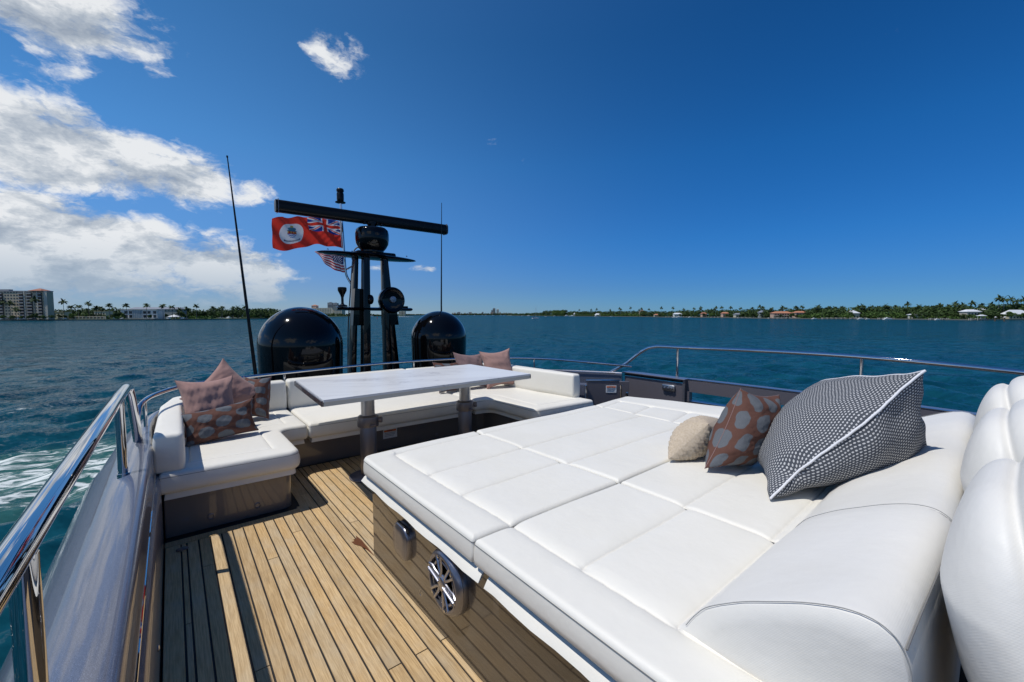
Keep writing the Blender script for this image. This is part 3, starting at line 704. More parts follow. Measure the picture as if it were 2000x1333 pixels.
def quilt(Q, z0, z1, r, cr, sx=(), sy=(), depth=.015, seamspans=None):
    """Q = 4 corners (x0y0, x1y0, x1y1, x0y1); sx/sy = seams [(pos, lo, hi)] in metres along each side; cr = 4 corner radii"""
    Q = [Vector(q_) for q_ in Q]; W = (Q[1] - Q[0]).length; L = (Q[3] - Q[0]).length
    s_ = fine_axis(W, [a[0] for a in sx], r); t_ = fine_axis(L, [a[0] for a in sy], r)
    S, T = np.meshgrid(s_, t_, indexing='xy'); D = np.minimum(np.minimum(S, W - S), np.minimum(T, L - T))
    S2, T2 = S.copy(), T.copy()
    for (cx, cy, dx, dy, rad_) in ((0, 0, 1, 1, cr[0]), (W, 0, -1, 1, cr[1]), (W, L, -1, -1, cr[2]), (0, L, 1, -1, cr[3])):
        if rad_ <= 0: continue
        a = rad_ - (S - cx) * dx; b = rad_ - (T - cy) * dy; msk = (a > 0) & (b > 0)
        m_ = np.maximum(a, b); n__ = np.sqrt(a * a + b * b) + 1e-9
        S2 = np.where(msk, cx + dx * (rad_ - a / n__ * m_), S2); T2 = np.where(msk, cy + dy * (rad_ - b / n__ * m_), T2)
        D = np.where(msk, rad_ - m_, D)
    e = np.clip(D, 0, r); Z = z1 - r + np.sqrt(np.maximum(r * r - (r - e) ** 2, 0))
    hump = np.zeros_like(Z)
    for pos, lo, hi in sx:
        k_ = np.clip((T - lo) / .015, 0, 1) * np.clip((hi - T) / .015, 0, 1); d_ = np.abs(S - pos)
        Z -= k_ * (depth * .62 * np.exp(-d_ / .0075) + depth * .42 * np.exp(-(d_ / .035) ** 2))
    for pos, lo, hi in sy:
        k_ = np.clip((S - lo) / .015, 0, 1) * np.clip((hi - S) / .015, 0, 1); d_ = np.abs(T - pos)
        Z -= k_ * (depth * .62 * np.exp(-d_ / .0075) + depth * .42 * np.exp(-(d_ / .035) ** 2))
    for pos, lo, hi in sx:
        Z += np.exp(-np.abs(S - pos) / .022) * np.clip((T - lo) / .02, 0, 1) * np.clip((hi - T) / .02, 0, 1) * .0011 * (np.sin(T * 71 + pos * 9) + .7 * np.sin(T * 127 + 2))
    for pos, lo, hi in sy:
        Z += np.exp(-np.abs(T - pos) / .022) * np.clip((S - lo) / .02, 0, 1) * np.clip((hi - S) / .02, 0, 1) * .0011 * (np.sin(S * 67 + pos * 7) + .7 * np.sin(S * 119 + 1))
    Z += .0026 * np.sin(S * 3.1 + 1.3 * np.sin(T * 2.3)) * np.cos(T * 4.1 + 1.1 * np.sin(S * 3.7))
    Z += .0016 * np.sin(S * 9.1 + T * 3.3) * np.sin(T * 7.7 - S * 2.1 + 1)
    a_, b_ = S2 / W, T2 / L
    X = (1 - a_) * (1 - b_) * Q[0].x + a_ * (1 - b_) * Q[1].x + a_ * b_ * Q[2].x + (1 - a_) * b_ * Q[3].x
    Y = (1 - a_) * (1 - b_) * Q[0].y + a_ * (1 - b_) * Q[1].y + a_ * b_ * Q[2].y + (1 - a_) * b_ * Q[3].y
    nr, nc = X.shape
    v = [(X[i, j], Y[i, j], Z[i, j]) for i in range(nr) for j in range(nc)]
    f = [(i * nc + j, i * nc + j + 1, (i + 1) * nc + j + 1, (i + 1) * nc + j) for i in range(nr - 1) for j in range(nc - 1)]
    loop = [j for j in range(nc)] + [i * nc + nc - 1 for i in range(1, nr)] + [(nr - 1) * nc + j for j in range(nc - 2, -1, -1)] + [i * nc for i in range(nr - 2, 0, -1)]
    prev = loop; cen = Vector((X.mean(), Y.mean(), 0))
    zt = z1 - r
    for z_, bulge in ((zt - (zt - z0) * .33, .004), (zt - (zt - z0) * .66, .005), (z0 + .006, .002), (z0, -.006)):
        new = []
        for idx in loop:
            p_ = Vector(v[idx]); d_ = Vector((p_.x - cen.x, p_.y - cen.y, 0)).normalized() * bulge
            v.append((p_.x + d_.x, p_.y + d_.y, z_)); new.append(len(v) - 1)
        n2_ = len(loop)
        for k in range(n2_): f.append((prev[k], new[k], new[(k + 1) % n2_], prev[(k + 1) % n2_]))
        prev = new
    f.append(tuple(prev))
    border = [Vector((v[i][0], v[i][1], 0)) for i in loop]
    return mk('quilt', v, f), border
def pad_cushion(Q, cr, sx, sy, r=.022, line=True):
    me, border = quilt(Q, .505, .605, r, cr, sx, sy)
    o = obj('pad_cushion', me, M['vinyl'], pad)
    cen = sum(border, Vector()) / len(border)
    pts = [(p + (p - cen).normalized() * .0012) for p in border]
    Geo().tube([(p.x, p.y, .586) for p in pts] + [(pts[0].x, pts[0].y, .586)], .0013, 5, False).obj('stitching', M['thread'], pad)
    return o
B = 9
pad_cushion([(.838, 1.276), (1.700, 1.276), (1.655, 2.49), (.835, 2.445)], (.012, .012, .02, .055), [(.182, -1, 1.09)], [(.365, .182, B), (.68, .182, B), (1.09, .182, B)])
pad_cushion([(.838, .125), (1.700, .125), (1.700, 1.268), (.838, 1.268)], (.02, .012, .012, .012), [(.182, -B, B)], [(.785, .182, B), (.445, .182, B)])
pad_cushion([(1.708, 1.276), (2.99, 1.30), (2.985, 2.51), (1.665, 2.492)], (.01, .01, .015, .02), [], [(.345, -B, B), (.72, -B, B), (1.13, -B, B)])
pad_cushion([(1.708, .145), (2.99, .20), (2.99, 1.292), (1.708, 1.268)], (.01, .01, .01, .01), [], [(.79, -B, B), (.44, -B, B)])
pad_cushion([(2.998, 1.30), (3.92, 1.52), (3.565, 2.595), (2.993, 2.512)], (.01, .01, .06, .012), [(.50, -B, 1.12)], [(.45, -B, .52), (.80, -B, .52), (1.12, -B, .52)])
pad_cushion([(2.998, .205), (4.05, .27), (3.925, 1.512), (2.998, 1.292)], (.01, .05, .01, .01), [], [(.75, -B, B)])
# loose skirts hanging under the cushions along the walkway side
def flap(pts, zt=.500, zb=.455, out=.040):
    v = []; n_ = len(pts)
    for i, (a, b, nx, ny) in enumerate(pts):
        wv = .004 * sin(i * 1.7)
        v += [(a, b, zt), (a + nx * out * .6, b + ny * out * .6, (zt + zb) / 2 + .004), (a + nx * (out + wv), b + ny * (out + wv), zb), (a + nx * (out + wv - .003), b + ny * (out + wv), zb), (a - nx * .003, b, zt - .004)]
    return v, [(i * 5 + k, i * 5 + (k + 1) % 5, (i + 1) * 5 + (k + 1) % 5, (i + 1) * 5 + k) for i in range(n_ - 1) for k in range(5)]
Geo().add(*flap([(.872, 1.232 + .1 * k, -1, 0) for k in range(12)] + [(.869, 2.425, -.8, .6)])).obj('skirt_flap', M['vinyl'], pad)
Geo().add(*flap([(.874, .14 + .1 * k, -1, 0) for k in range(11)] + [(.874, 1.196, -1, 0)], out=.043)).obj('skirt_flap', M['vinyl'], pad)
Geo().add(*flap([(.90 + .12 * k, 2.425 + .004 * k, 0, 1) for k in range(22)])).obj('skirt_flap', M['vinyl'], pad)
# raised head rests at the forward end
wp = [(.575, .585), (.549, .606), (.528, .645), (.500, .682), (.462, .712), (.41, .746), (.355, .775), (.29, .808), (.234, .830), (.195, .838), (.165, .836), (.140, .822), (.126, .80), (.116, .765), (.110, .70), (.105, .60), (.10, .40), (.10, .30)]
def head_rest(x0, x1, dz=0.0, nst=26, skew=0.0):
    stt = [0, .001, .004, .009, .016] + [.03 + k * .04 for k in range(int((x1 - x0 - .06) / .04))]
    stt = sorted(set([round(s_, 4) for s_ in stt] + [round(x1 - x0 - s_, 4) for s_ in stt[:5]]))
    N = len(wp); v = []; f = []
    for s_ in stt:
        e = min(s_, x1 - x0 - s_); ins = .005 * (1 - min(1, e / .016)) ** 2
        for k, (y_, z_) in enumerate(wp):
            a = Vector(wp[min(k + 1, N - 1)]) - Vector(wp[max(k - 1, 0)]); nn = Vector((a.y, -a.x)).normalized()
            z_ = z_ + dz * min(1, max(0, (z_ - .60) / .08)) + .004 * sin(s_ * 8 + y_ * 7) * (1 if .62 < z_ else 0)
            v.append((x0 + s_, y_ - nn.x * ins + skew * s_, z_ - nn.y * ins))
    for i in range(len(stt) - 1):
        for k in range(N - 1): a = i * N + k; f.append((a, a + 1, a + N + 1, a + N))
    for base, sgn, xx in ((0, -1, x0), ((len(stt) - 1) * N, 1, x1)):
        cc = [Vector(v[base + k]) for k in range(N)]; m_ = Vector((xx + sgn * .012, .30 + skew * (xx - x0), .62)); prev_ = list(range(base, base + N))
        for q_ in (.25, .6):
            new = []
            for c_ in cc:
                p_ = c_.lerp(m_, q_); p_.x = xx + sgn * .012 * (1 - (1 - q_) ** 2.2); v.append(tuple(p_)); new.append(len(v) - 1)
            for k in range(N):
                k2 = (k + 1) % N; f.append((prev_[k], prev_[k2], new[k2], new[k]) if sgn > 0 else (prev_[k2], prev_[k], new[k], new[k2]))
            prev_ = new
        f.append(tuple(prev_) if sgn > 0 else tuple(prev_[::-1]))
    me = mk('rest', v, f); o = obj('head_rest', me, M['weave'], pad)
    for xx in (x0 + .002, x1 - .002):
        Geo().tube(spline([(xx, y_ + skew * (xx - x0), z_ + dz * min(1, max(0, (z_ - .60) / .08)) + .0010 + .004 * sin((xx - x0) * 8 + y_ * 7) * (1 if .62 < z_ else 0)) for y_, z_ in wp[1:15]], 3), .0012, 6).obj('piping', M['thread_light'], pad)
    Geo().tube([(x0 + .01 + (x1 - x0 - .02) * k / 20, wp[12][0] - .001 + skew * ((x1 - x0) * k / 20), wp[12][1] + dz + .004 + .004 * sin((x1 - x0) * k / 20 * 8 + 1)) for k in range(21)], .0020, 6).obj('piping', M['thread'], pad)
head_rest(1.032, 1.785)
head_rest(1.796, 3.85, -.012, skew=.040)
# fittings on the base beside the walkway
SPK = (.890, 1.515, .305)
spk = Geo()
spk.lathe([(0.1350, 0.0000), (0.1368, 0.0072), (0.1332, 0.0240), (0.1350, 0.0270), (0.1314, 0.0372), (0.1206, 0.0492), (0.1134, 0.0516), (0.1062, 0.0492), (0.1044, 0.0300)], SPK, 48, (-1, 0, 0))
spk_o = spk.obj('speaker_ring', M['gunmetal'], pad)
Geo().lathe([(0.0000, 0.0120), (0.0450, 0.0132), (0.0900, 0.0240), (0.1071, 0.0312), (0.1071, 0.0000), (0.0000, 0.0000)], SPK, 40, (-1, 0, 0)).obj('speaker_cone', M['rubber'], spk_o)
Geo().lathe([(0.0882, 0.0372), (0.0918, 0.0444), (0.0864, 0.0468), (0.0810, 0.0444), (0.0810, 0.0372)], SPK, 40, (-1, 0, 0)).obj('inner_ring', M['gunlight'], spk_o)
for k in range(6):
    a = 2 * pi * k / 6 + .25; g = Geo()
    wide = .021 if k % 3 == 0 else .0075
    c0 = Vector((.843, 1.515, .305)); du = Vector((0, cos(a), sin(a))); dw = Vector((0, -sin(a), cos(a)))
    if wide > .01:
        for sgn in (-1, 1): g.tube([c0 + du * .027 + dw * wide * sgn * .8, c0 + du * .068 + dw * wide * sgn * .75, c0 + du * .088 + dw * wide * sgn, c0 + du * .112 + dw * wide * sgn * .7 + Vector((-.004, 0, 0))], .0062, 8)
        g.tube([c0 + du * .018, c0 + du * .108], .013, 8, flat=.35)
    else:
        for sgn in (-1, 1): g.tube([c0 + du * .03, c0 + du * .054 + dw * .010 * sgn, c0 + du * .112 + dw * .019 * sgn], .0062, 8)
    g.obj('spoke', M['gunlight'], spk_o)
    Geo().lathe([(0.0000, 0.0000), (0.0054, 0.0000), (0.0063, 0.0024), (0.0000, 0.0036)], tuple(c0 + du * .109 + dw * .004 + Vector((-.004, 0, 0))), 10, (-1, 0, 0)).obj('screw', M['steel'], spk_o)
Geo().lathe([(0.0378, 0.0396), (0.0396, 0.0468), (0.0360, 0.0504), (0.0297, 0.0504), (0.0270, 0.0528), (0.0234, 0.0552), (0.0000, 0.0564)], SPK, 32, (-1, 0, 0)).obj('hub_cap', M['gunlight'], spk_o)
ov = round_poly([(-.085, -.088), (.085, -.088), (.085, .088), (-.085, .088)], .062, 8); g = Geo(); N = len(ov)
vv = []
for ins, dx in ((0, 0), (0, .022), (.004, .030), (.010, .033), (.014, .033), (.018, .036), (.05, .038)):
    P_ = offset(ov, ins); vv += [(.890 - dx, 1.975 + p_.x, .282 + p_.y) for p_ in P_]
g.add(vv, [(i * N + k, i * N + (k + 1) % N, (i + 1) * N + (k + 1) % N, (i + 1) * N + k) for i in range(6) for k in range(N)] + [tuple(6 * N + k for k in range(N))])
cl = g.obj('cup_locker_lid', M['gunmetal'], pad)
Geo().box((.870, 1.975, .3705), (.012, .085, .004), None, .001).obj('slot', M['rubber'], cl, smooth=False)
Geo().box((.870, 1.912, .3605), (.012, .026, .006), Matrix.Rotation(.75, 3, 'X'), .001).obj('slot', M['rubber'], cl, smooth=False)
Geo().lathe([(0, 0), (.019, 0), (.020, .004), (.013, .007), (.010, .004), (0, .004)], (.891, 1.80, .095), 18, (-1, 0, 0)).obj('button', M['steel'], pad)

# ================================================================== HELM SEATS (backs only, seen from behind)
def helm_seat(cx, lab, dy):
    s = empty('helm_seat', (cx, -.1, 0), lab, 'seat', 'helm seats forward of the sun pad')
    nu, nv = 220, 150; X = np.zeros((nv, nu + 1)); Y = X.copy(); Z = X.copy()
    rx, ry, rz, cy, cz = .37, .235, .445, -.125 + dy, .686
    for i in range(nv):
        ph = -pi / 2 + pi * i / (nv - 1)
        for j in range(nu + 1):
            t_ = 2 * pi * j / nu
            f_ = lambda c_, e_: (abs(c_) ** e_) * (1 if c_ >= 0 else -1)
            cc = max(cos(ph), 0) ** .55
            x_ = rx * cc * f_(cos(t_), .62); y_ = ry * cc * f_(sin(t_), .66); z_ = rz * f_(sin(ph), .66)
            taper = 1 - .20 * max(0, -z_ / rz) ** 1.5; x_ *= taper; y_ *= (1 - .45 * max(0, -z_ / rz))
            X[i, j] = x_; Y[i, j] = y_; Z[i, j] = z_
    yg = .150 - .26 * (.455 - Z)                       # valley between the outer shell and the inner cushion
    d_ = Y - yg; k_ = np.exp(-(d_ / .011) ** 2) * .014 + np.exp(-(d_ / .035) ** 2) * .020
    nrm_ = np.sqrt(X ** 2 + Y ** 2 + Z ** 2) + 1e-6
    inner_ = np.where(d_ < 0, .0, 0)
    X2 = X * (1 - k_ / nrm_) ; Y2 = Y * (1 - k_ / nrm_); Z2 = Z * (1 - k_ / nrm_) + inner_ * np.clip(Z / rz, 0, 1) * np.clip(-d_ / .03, 0, 1)
    Y2 = Y2 - .26 * np.maximum(0, .17 - Z2) * (1 / (1 + np.exp(-Y2 / .03)))
    lean = -.06 * (Z2 / rz)
    me = grid_mesh('seat_back', cx + X2, cy + Y2 - .0 + 0 * lean, cz + Z2)
    obj('seat_back', me, M['weave'], s)
    Geo().tube([(cx, cy, .0), (cx, cy, .25)], .07, 20).obj('pedestal', M['charcoal'], s)
    obj('seat_cushion', cushion([(cx - .26, cy - .62), (cx + .26, cy - .62), (cx + .26, cy - .1), (cx - .26, cy - .1)], [.08] * 4, .30, .45, .04), M['weave'], s)
    Geo().box((cx, cy - .30, .27), (.46, .5, .06), None, .02).obj('seat_frame', M['charcoal'], s)
helm_seat(1.46, 'nearest white woven helm seat back at the right edge, beside the head rest', .010)
helm_seat(2.33, 'middle white helm seat back of the three at the right edge', .050)
helm_seat(3.20, 'farthest white helm seat back, against the water', .078)

# ================================================================== PILLOWS
def vnoise(x, y, z, seed=0):
    r_ = np.random.default_rng(seed); o_ = 0
    for k in range(7):
        d_ = r_.normal(0, 1, 3); d_ /= np.linalg.norm(d_); fr = 6 * 1.45 ** k; o_ = o_ + np.sin(fr * (x * d_[0] + y * d_[1] + z * d_[2]) + r_.uniform(0, 6.28)) / (1.25 ** k)
    return o_ / 3
def pillow(name, lab, mat, c, eu, ev, T, floor=None, pinch=.14, p=2.3, ex=.5, n=44, seam=None, seam_r=.002, uvk=(1, 1), fuzz=0, seed=1, wr=.010, group=None, walls=(), backT=None):
    c, eu, ev = Vector(c), Vector(eu), Vector(ev); nn = eu.cross(ev).normalized()
    a = np.sin(np.linspace(-pi / 2, pi / 2, n)) if not fuzz else np.linspace(-1, 1, n)
    a = a * .6 + np.linspace(-1, 1, n) * .4
    S, T_ = np.meshgrid(a, a, indexing='xy')
    S2 = S * (1 - pinch * (1 - T_ ** 2) * np.abs(S) ** 1.5); T2 = T_ * (1 - pinch * (1 - S ** 2) * np.abs(T_) ** 1.5)
    h = (np.clip(1 - np.abs(S) ** p, 0, 1) * np.clip(1 - np.abs(T_) ** p, 0, 1)) ** ex
    root = empty(name, tuple(c), lab, 'cushion', group)
    def clampz(X, Y, Z):
        if floor is not None:
            d_ = floor - Z; Z = np.where(d_ > -.02, floor + .02 * np.exp(-np.clip(d_ + .02, 0, 9) / .02) * .9 + .002, Z)
        for (px, py, nx, ny) in walls:
            d_ = (X - px) * nx + (Y - py) * ny; k_ = np.clip(-d_, 0, 9); X = X + nx * k_; Y = Y + ny * k_
        return X, Y, Z
    V = []; F = []; UV = []
    ang = np.arctan2(T_, S); edgeness = np.clip(np.maximum(np.abs(S), np.abs(T_)), 0, 1)
    for side, TT_ in ((1, T), (-1, T if backT is None else backT)):
        wri = wr * vnoise(S * 1.3, T_ * 1.3, side * .7, seed + side) * h ** .5 + wr * .9 * np.sin(ang * 14 + seed) * (np.abs(S * T_)) ** 1.2 * h ** .35
        H_ = side * (TT_ * h + wri)
        X = c.x + eu.x * S2 + ev.x * T2 + nn.x * H_; Y = c.y + eu.y * S2 + ev.y * T2 + nn.y * H_; Z = c.z + eu.z * S2 + ev.z * T2 + nn.z * H_
        if fuzz:
            q_ = fuzz * (vnoise(X * 14, Y * 14, Z * 14, 5) * .5 + vnoise(X * 31, Y * 31, Z * 31, 9) * .6) * np.clip(h * 6, 0, 1)
            X = X + nn.x * q_ * side; Y = Y + nn.y * q_ * side; Z = Z + nn.z * q_ * side
        X, Y, Z = clampz(X, Y, Z)
        base = len(V); V += list(zip(X.ravel(), Y.ravel(), Z.ravel())); mid = n // 2; P3 = np.stack([X, Y, Z], 2); du_ = np.concatenate([[0], np.cumsum(np.linalg.norm(np.diff(P3[mid], axis=0), axis=1))]); dv_ = np.concatenate([[0], np.cumsum(np.linalg.norm(np.diff(P3[:, mid], axis=0), axis=1))])
        UV += list(zip((np.tile(du_, (n, 1)) + seed * .37).ravel(), (np.tile(dv_[:, None], (1, n)) + seed * .21).ravel()))
        for i in range(n - 1):
            for j in range(n - 1):
                q_ = (base + i * n + j, base + i * n + j + 1, base + (i + 1) * n + j + 1, base + (i + 1) * n + j); F.append(q_ if side > 0 else q_[::-1])
        if side == 1: rim = [(X[0, j], Y[0, j], Z[0, j]) for j in range(n)] + [(X[i, -1], Y[i, -1], Z[i, -1]) for i in range(1, n)] + [(X[-1, j], Y[-1, j], Z[-1, j]) for j in range(n - 2, -1, -1)] + [(X[i, 0], Y[i, 0], Z[i, 0]) for i in range(n - 2, -1, -1)]
    me = mk('cover', V, F); ul = me.uv_layers.new(name='UVMap')
    for l in me.loops: ul.data[l.index].uv = UV[l.vertex_index]
    obj('cover', me, mat, root)
    if seam is not None: Geo().tube(rim, seam_r, 8, False).obj('seam_piping', seam, root)
    return root
PG = None
def floor_cushion():
    """dumpling shaped cushion: its two ends are pinched across each other, with a corded seam from the near foot to the top corner"""
    A, B_, C_, E_, G_, F_ = [Vector(q_) for q_ in ((2.035, .715, .615), (2.545, .305, 1.185), (2.93, .79, 1.055), (2.90, .285, .70), (2.52, 1.02, .63), (3.0, .80, .66))]
    base = [A, B_, C_, E_, G_, F_]; quads = [((0, 1, 2, 4), 0, .235), ((0, 3, 1), 1, .20), ((1, 3, 5, 2), 2, .10), ((0, 4, 5, 3), 3, .02), ((2, 5, 4), 4, .10)]
    cen = sum(base, Vector()) / 6; bm = bmesh.new(); lay = bm.faces.layers.int.new('side'); cr = bm.edges.layers.float.new('crease_edge'); vc = bm.verts.layers.float.new('crease_vert'); vs = [bm.verts.new(p) for p in base]
    for idx, sd_, k_ in quads:
        m_ = sum((base[i] for i in idx), Vector()) / len(idx); nn = (base[idx[1]] - base[idx[0]]).cross(base[idx[-1]] - base[idx[0]]).normalized()
        if nn.dot(m_ - cen) < 0: nn = -nn
        c_ = bm.verts.new(m_ + nn * k_)
        mids = []
        for a_, b2 in zip(idx, idx[1:] + idx[:1]):
            f_ = bm.faces.new((vs[a_], vs[b2], c_)); f_[lay] = sd_
    for e_ in bm.edges:
        ids = {vs.index(q_) for q_ in e_.verts if q_ in vs}
        if ids == {0, 1}: e_[cr] = 1.0
        elif ids in ({1, 2}, {1, 3}): e_[cr] = .55
        elif len(ids) == 2: e_[cr] = .25
    for i, k_ in ((0, .62), (1, 1.0), (2, .62), (3, .75), (4, .3), (5, .3)): vs[i][vc] = k_
    bmesh.ops.recalc_face_normals(bm, faces=bm.faces); me = bpy.data.meshes.new('cover'); bm.to_mesh(me); bm.free()
    tmp = bpy.data.objects.new('tmp', me); COL.objects.link(tmp); md = tmp.modifiers.new('s', 'SUBSURF'); md.levels = 5; md.render_levels = 5
    dg = bpy.context.evaluated_depsgraph_get(); me2 = bpy.data.meshes.new_from_object(tmp.evaluated_get(dg)); bpy.data.objects.remove(tmp)
    n = len(me2.vertices); co = np.empty(n * 3); me2.vertices.foreach_get('co', co); co = co.reshape(-1, 3); no = np.empty(n * 3); me2.vertices.foreach_get('normal', no); no = no.reshape(-1, 3)
    flat_ = co.copy(); u_ax = np.array((B_ - A).normalized()); o_ = np.array(A); rel = co - o_; along = rel @ u_ax; off_ = np.linalg.norm(rel - along[:, None] * u_ax, axis=1)
    soft = np.clip(off_ / .07, 0, 1)
    wv = .020 * vnoise(co[:, 0], co[:, 1], co[:, 2], 31) + .012 * np.sin(along * 26 + off_ * 9) * np.exp(-off_ / .12) + .012 * np.sin(off_ * 22 - along * 8) * np.exp(-np.linalg.norm(co - np.array(A), axis=1) / .22)
    co = co + no * (wv * soft)[:, None]
    # crumpled tuck near the foot of the seam
    dd = np.linalg.norm(co - (np.array(A) + u_ax * .16), axis=1); co -= no * (.022 * np.exp(-(dd / .045) ** 2))[:, None]
    side_v = np.cross(u_ax, np.array((C_ - A).normalized())); side_v = np.cross(side_v, u_ax); side_v /= np.linalg.norm(side_v)
    sway = (.016 * np.sin(along * 9.5 - .4) + .010 * np.exp(-((along - .17) / .035) ** 2)) * np.exp(-off_ / .16) * np.clip((.86 - along) / .2, 0, 1)
    co += side_v * sway[:, None]
    dk = np.linalg.norm(co - (np.array(B_) * .62 + np.array(E_) * .38), axis=1); co -= no * (.030 * np.exp(-(dk / .07) ** 2))[:, None]
    co[:, 2] = np.maximum(co[:, 2], .607)
    me2.vertices.foreach_set('co', co.ravel()); me2.update()
    ul = me2.uv_layers.new(name='UVMap'); side = [d_.value for d_ in me2.attributes['side'].data] if 'side' in me2.attributes else [0] * len(me2.polygons)
    ax = {}
    for idx, sd_, k_ in quads:
        nn = (base[idx[1]] - base[idx[0]]).cross(base[idx[-1]] - base[idx[0]]).normalized(); u2 = Vector(u_ax) if sd_ < 2 else (base[idx[1]] - base[idx[0]]).normalized()
        u2 = (u2 - nn * u2.dot(nn)).normalized(); ax[sd_] = (np.array(u2), np.array(nn.cross(u2)))
    for p in me2.polygons:
        ua, va = ax[side[p.index]]
        for li in p.loop_indices: q_ = co[me2.loops[li].vertex_index] - o_; ul.data[li].uv = (q_ @ ua, (q_ @ va) * 1.12)
    root = empty('floor_cushion', tuple(cen), 'large grey and white knitted cushion with white piping on the sun pad', 'cushion')
    me2.materials.clear(); me2.materials.append(M['knit']); obj('cover', me2, None, root)
    # seam cord follows the creased edge between the two near faces, then over the top corner
    ev = {}
    for p in me2.polygons:
        for k_ in p.edge_keys: ev.setdefault(k_, set()).add(side[p.index])
    for want in ((0, 1), (0, 2)):
        ed = [k_ for k_, s2 in ev.items() if s2 == set(want)]; pts_ = sorted({i for k_ in ed for i in k_}, key=lambda i: float((co[i] - o_) @ (u_ax if want == (0, 1) else np.array((C_ - B_).normalized()))))
        L_ = [Vector(co[i]) for i in pts_]
        if want == (0, 1):
            Geo().tube([p_ + Vector((-.002, -.004, .003 + .0015 * sin(k * 1.9))) for k, p_ in enumerate(L_)], .0052, 10).obj('seam_cord', M['cord'], root)
        else: Geo().tube(L_, .004, 8).obj('seam_cord', M['cord'], root)
floor_cushion()
pillow('throw_pillow', 'rust and grey patterned cushion leaning on the big knitted one', M['spots'], (2.42, .985, .80), (.125, -.03, .20), (.16, -.04, -.03), .125, .606, .12, 2.3, .5, 48, M['mauve'], .0018, (1, 1), seed=5)
pillow('fleece_pillow', 'small cream curly fleece cushion at the left of the three on the sun pad', M['fleece'], (2.38, 1.24, .705), (.10, -.06, .095), (.165, .05, -.02), .105, .606, .03, 2.2, .5, 110, fuzz=.0075, seed=8, wr=.004)
# on the left arm of the sofa
pillow('throw_pillow', 'pink linen cushion upright in the left corner, in front of the other pink one', M['pink'], (.225, 4.30, .675), (.20, .035, .0), (-.02, .075, .225), .10, .442, .16, 2.2, .5, 44, M['pink'], .002, seed=11)
pillow('throw_pillow', 'pink linen cushion set with one corner up, behind the other pink one at left', M['pink'], (.36, 4.60, .70), (.165, .02, .165), (-.165, .05, .165), .09, .442, .16, 2.2, .5, 44, M['pink'], .002, seed=14)
pillow('throw_pillow', 'long rust and grey patterned lumbar cushion in front of the pink ones', M['spots'], (.275, 4.02, .575), (.245, .02, .03), (-.01, .055, .125), .075, .442, .12, 2.3, .5, 44, M['mauve'], .0018, (1.35, .7), seed=17)
pillow('throw_pillow', 'square rust and grey patterned cushion against the rear backrest, right of the pink ones', M['spots'], (.60, 4.62, .645), (.105, -.085, .0), (.03, .09, .185), .10, .442, .13, 2.3, .5, 40, M['mauve'], .0018, (.9, .9), seed=19)
# behind the table at the right
pillow('throw_pillow', 'pale rust and grey patterned cushion, leftmost of the three behind the table', M['spots'], (2.76, 4.70, .63), (.205, .0, -.01), (.0, .085, .19), .075, .442, .15, 2.3, .5, 36, M['mauve'], .0018, (.9, .9), seed=23)
pillow('throw_pillow', 'mauve linen cushion between the patterned and the pink one behind the table', M['mauve'], (3.10, 4.72, .685), (.23, .0, -.02), (.0, .09, .23), .085, .442, .16, 2.3, .5, 36, M['mauve'], .002, seed=25)
pillow('throw_pillow', 'pink linen cushion with two pointed corners up, beside the right arm of the sofa', M['pink'], (3.43, 4.56, .70), (.215, -.06, .015), (.0, .09, .25), .10, .442, .18, 2.2, .5, 40, M['pink'], .002, seed=29)

# ================================================================== MAST, DOMES, AERIALS, FLAGS
tag(Geo().box((2.35, 6.45, .10), (4.9, 1.9, .14), None, .05).obj('mast_platform', M['gloss_black']), 'black platform behind the stern bulwark that carries the mast and domes', 'platform')
def dome(c, r_, zc, lab):
    d = empty('satellite_dome', (c[0], c[1], .17), lab, 'satellite dome', 'black satellite domes either side of the mast')
    prof = [(r_ * .94, .17), (r_ * .955, .25), (r_ * .985, zc - .25), (r_, zc)]
    for k in range(1, 25): a = pi / 2 * k / 24; prof.append((r_ * cos(a), zc + r_ * 1.0 * sin(a)))
    Geo().lathe(prof, (c[0], c[1], 0), 72).obj('shell', M['gloss_black'], d, sharp=60)
    Geo().lathe([(r_ * .97, .17), (r_ * .985, .175), (r_ * .985, .205), (r_ * .965, .21)], (c[0], c[1], 0), 48).obj('base_ring', M['satin_black'], d)
dome((1.29, 5.90), .495, 1.03, 'larger looking glossy black dome left of the mast, behind the sofa')
dome((3.31, 5.97), .432, 1.05, 'smaller looking glossy black dome right of the mast, behind the pink cushions')
mast = empty('radar_mast', (2.43, 6.4, .17), 'black twin legged mast carrying the radar bar, a searchlight and two shelves', 'mast')
MY = 6.4; kx = 1.032
def mp(x, z, dy=0): return Vector((x * kx, MY + dy, 1.43 + (z - 1.43) * kx))
def leg(bl, br, tl, tr, zb, zt, dy, th=.09):
    g = Geo(); N = 10; v = []; sec = [(-1, -.4), (-.8, -.85), (0, -1), (.8, -.85), (1, -.4), (1, .4), (.8, .85), (0, 1), (-.8, .85), (-1, .4)]
    for i in range(9):
        t_ = i / 8; l = bl + (tl - bl) * t_; r_ = br + (tr - br) * t_; z = zb + (zt - zb) * t_; m_ = (l + r_) / 2; h_ = (r_ - l) / 2
        for a, b in sec: q_ = mp(m_ + h_ * a, z, dy + b * th * (1.2 - .4 * t_)); v.append(tuple(q_))
    f = [(i * N + k, i * N + (k + 1) % N, (i + 1) * N + (k + 1) % N, (i + 1) * N + k) for i in range(8) for k in range(N)] + [tuple(range(N - 1, -1, -1)), tuple(80 + k for k in range(N))]
    g.add(v, f).obj('leg', M['gloss_black'], mast, sharp=50)
leg(1.975, 2.075, 2.105, 2.165, .17, 2.25, .10)
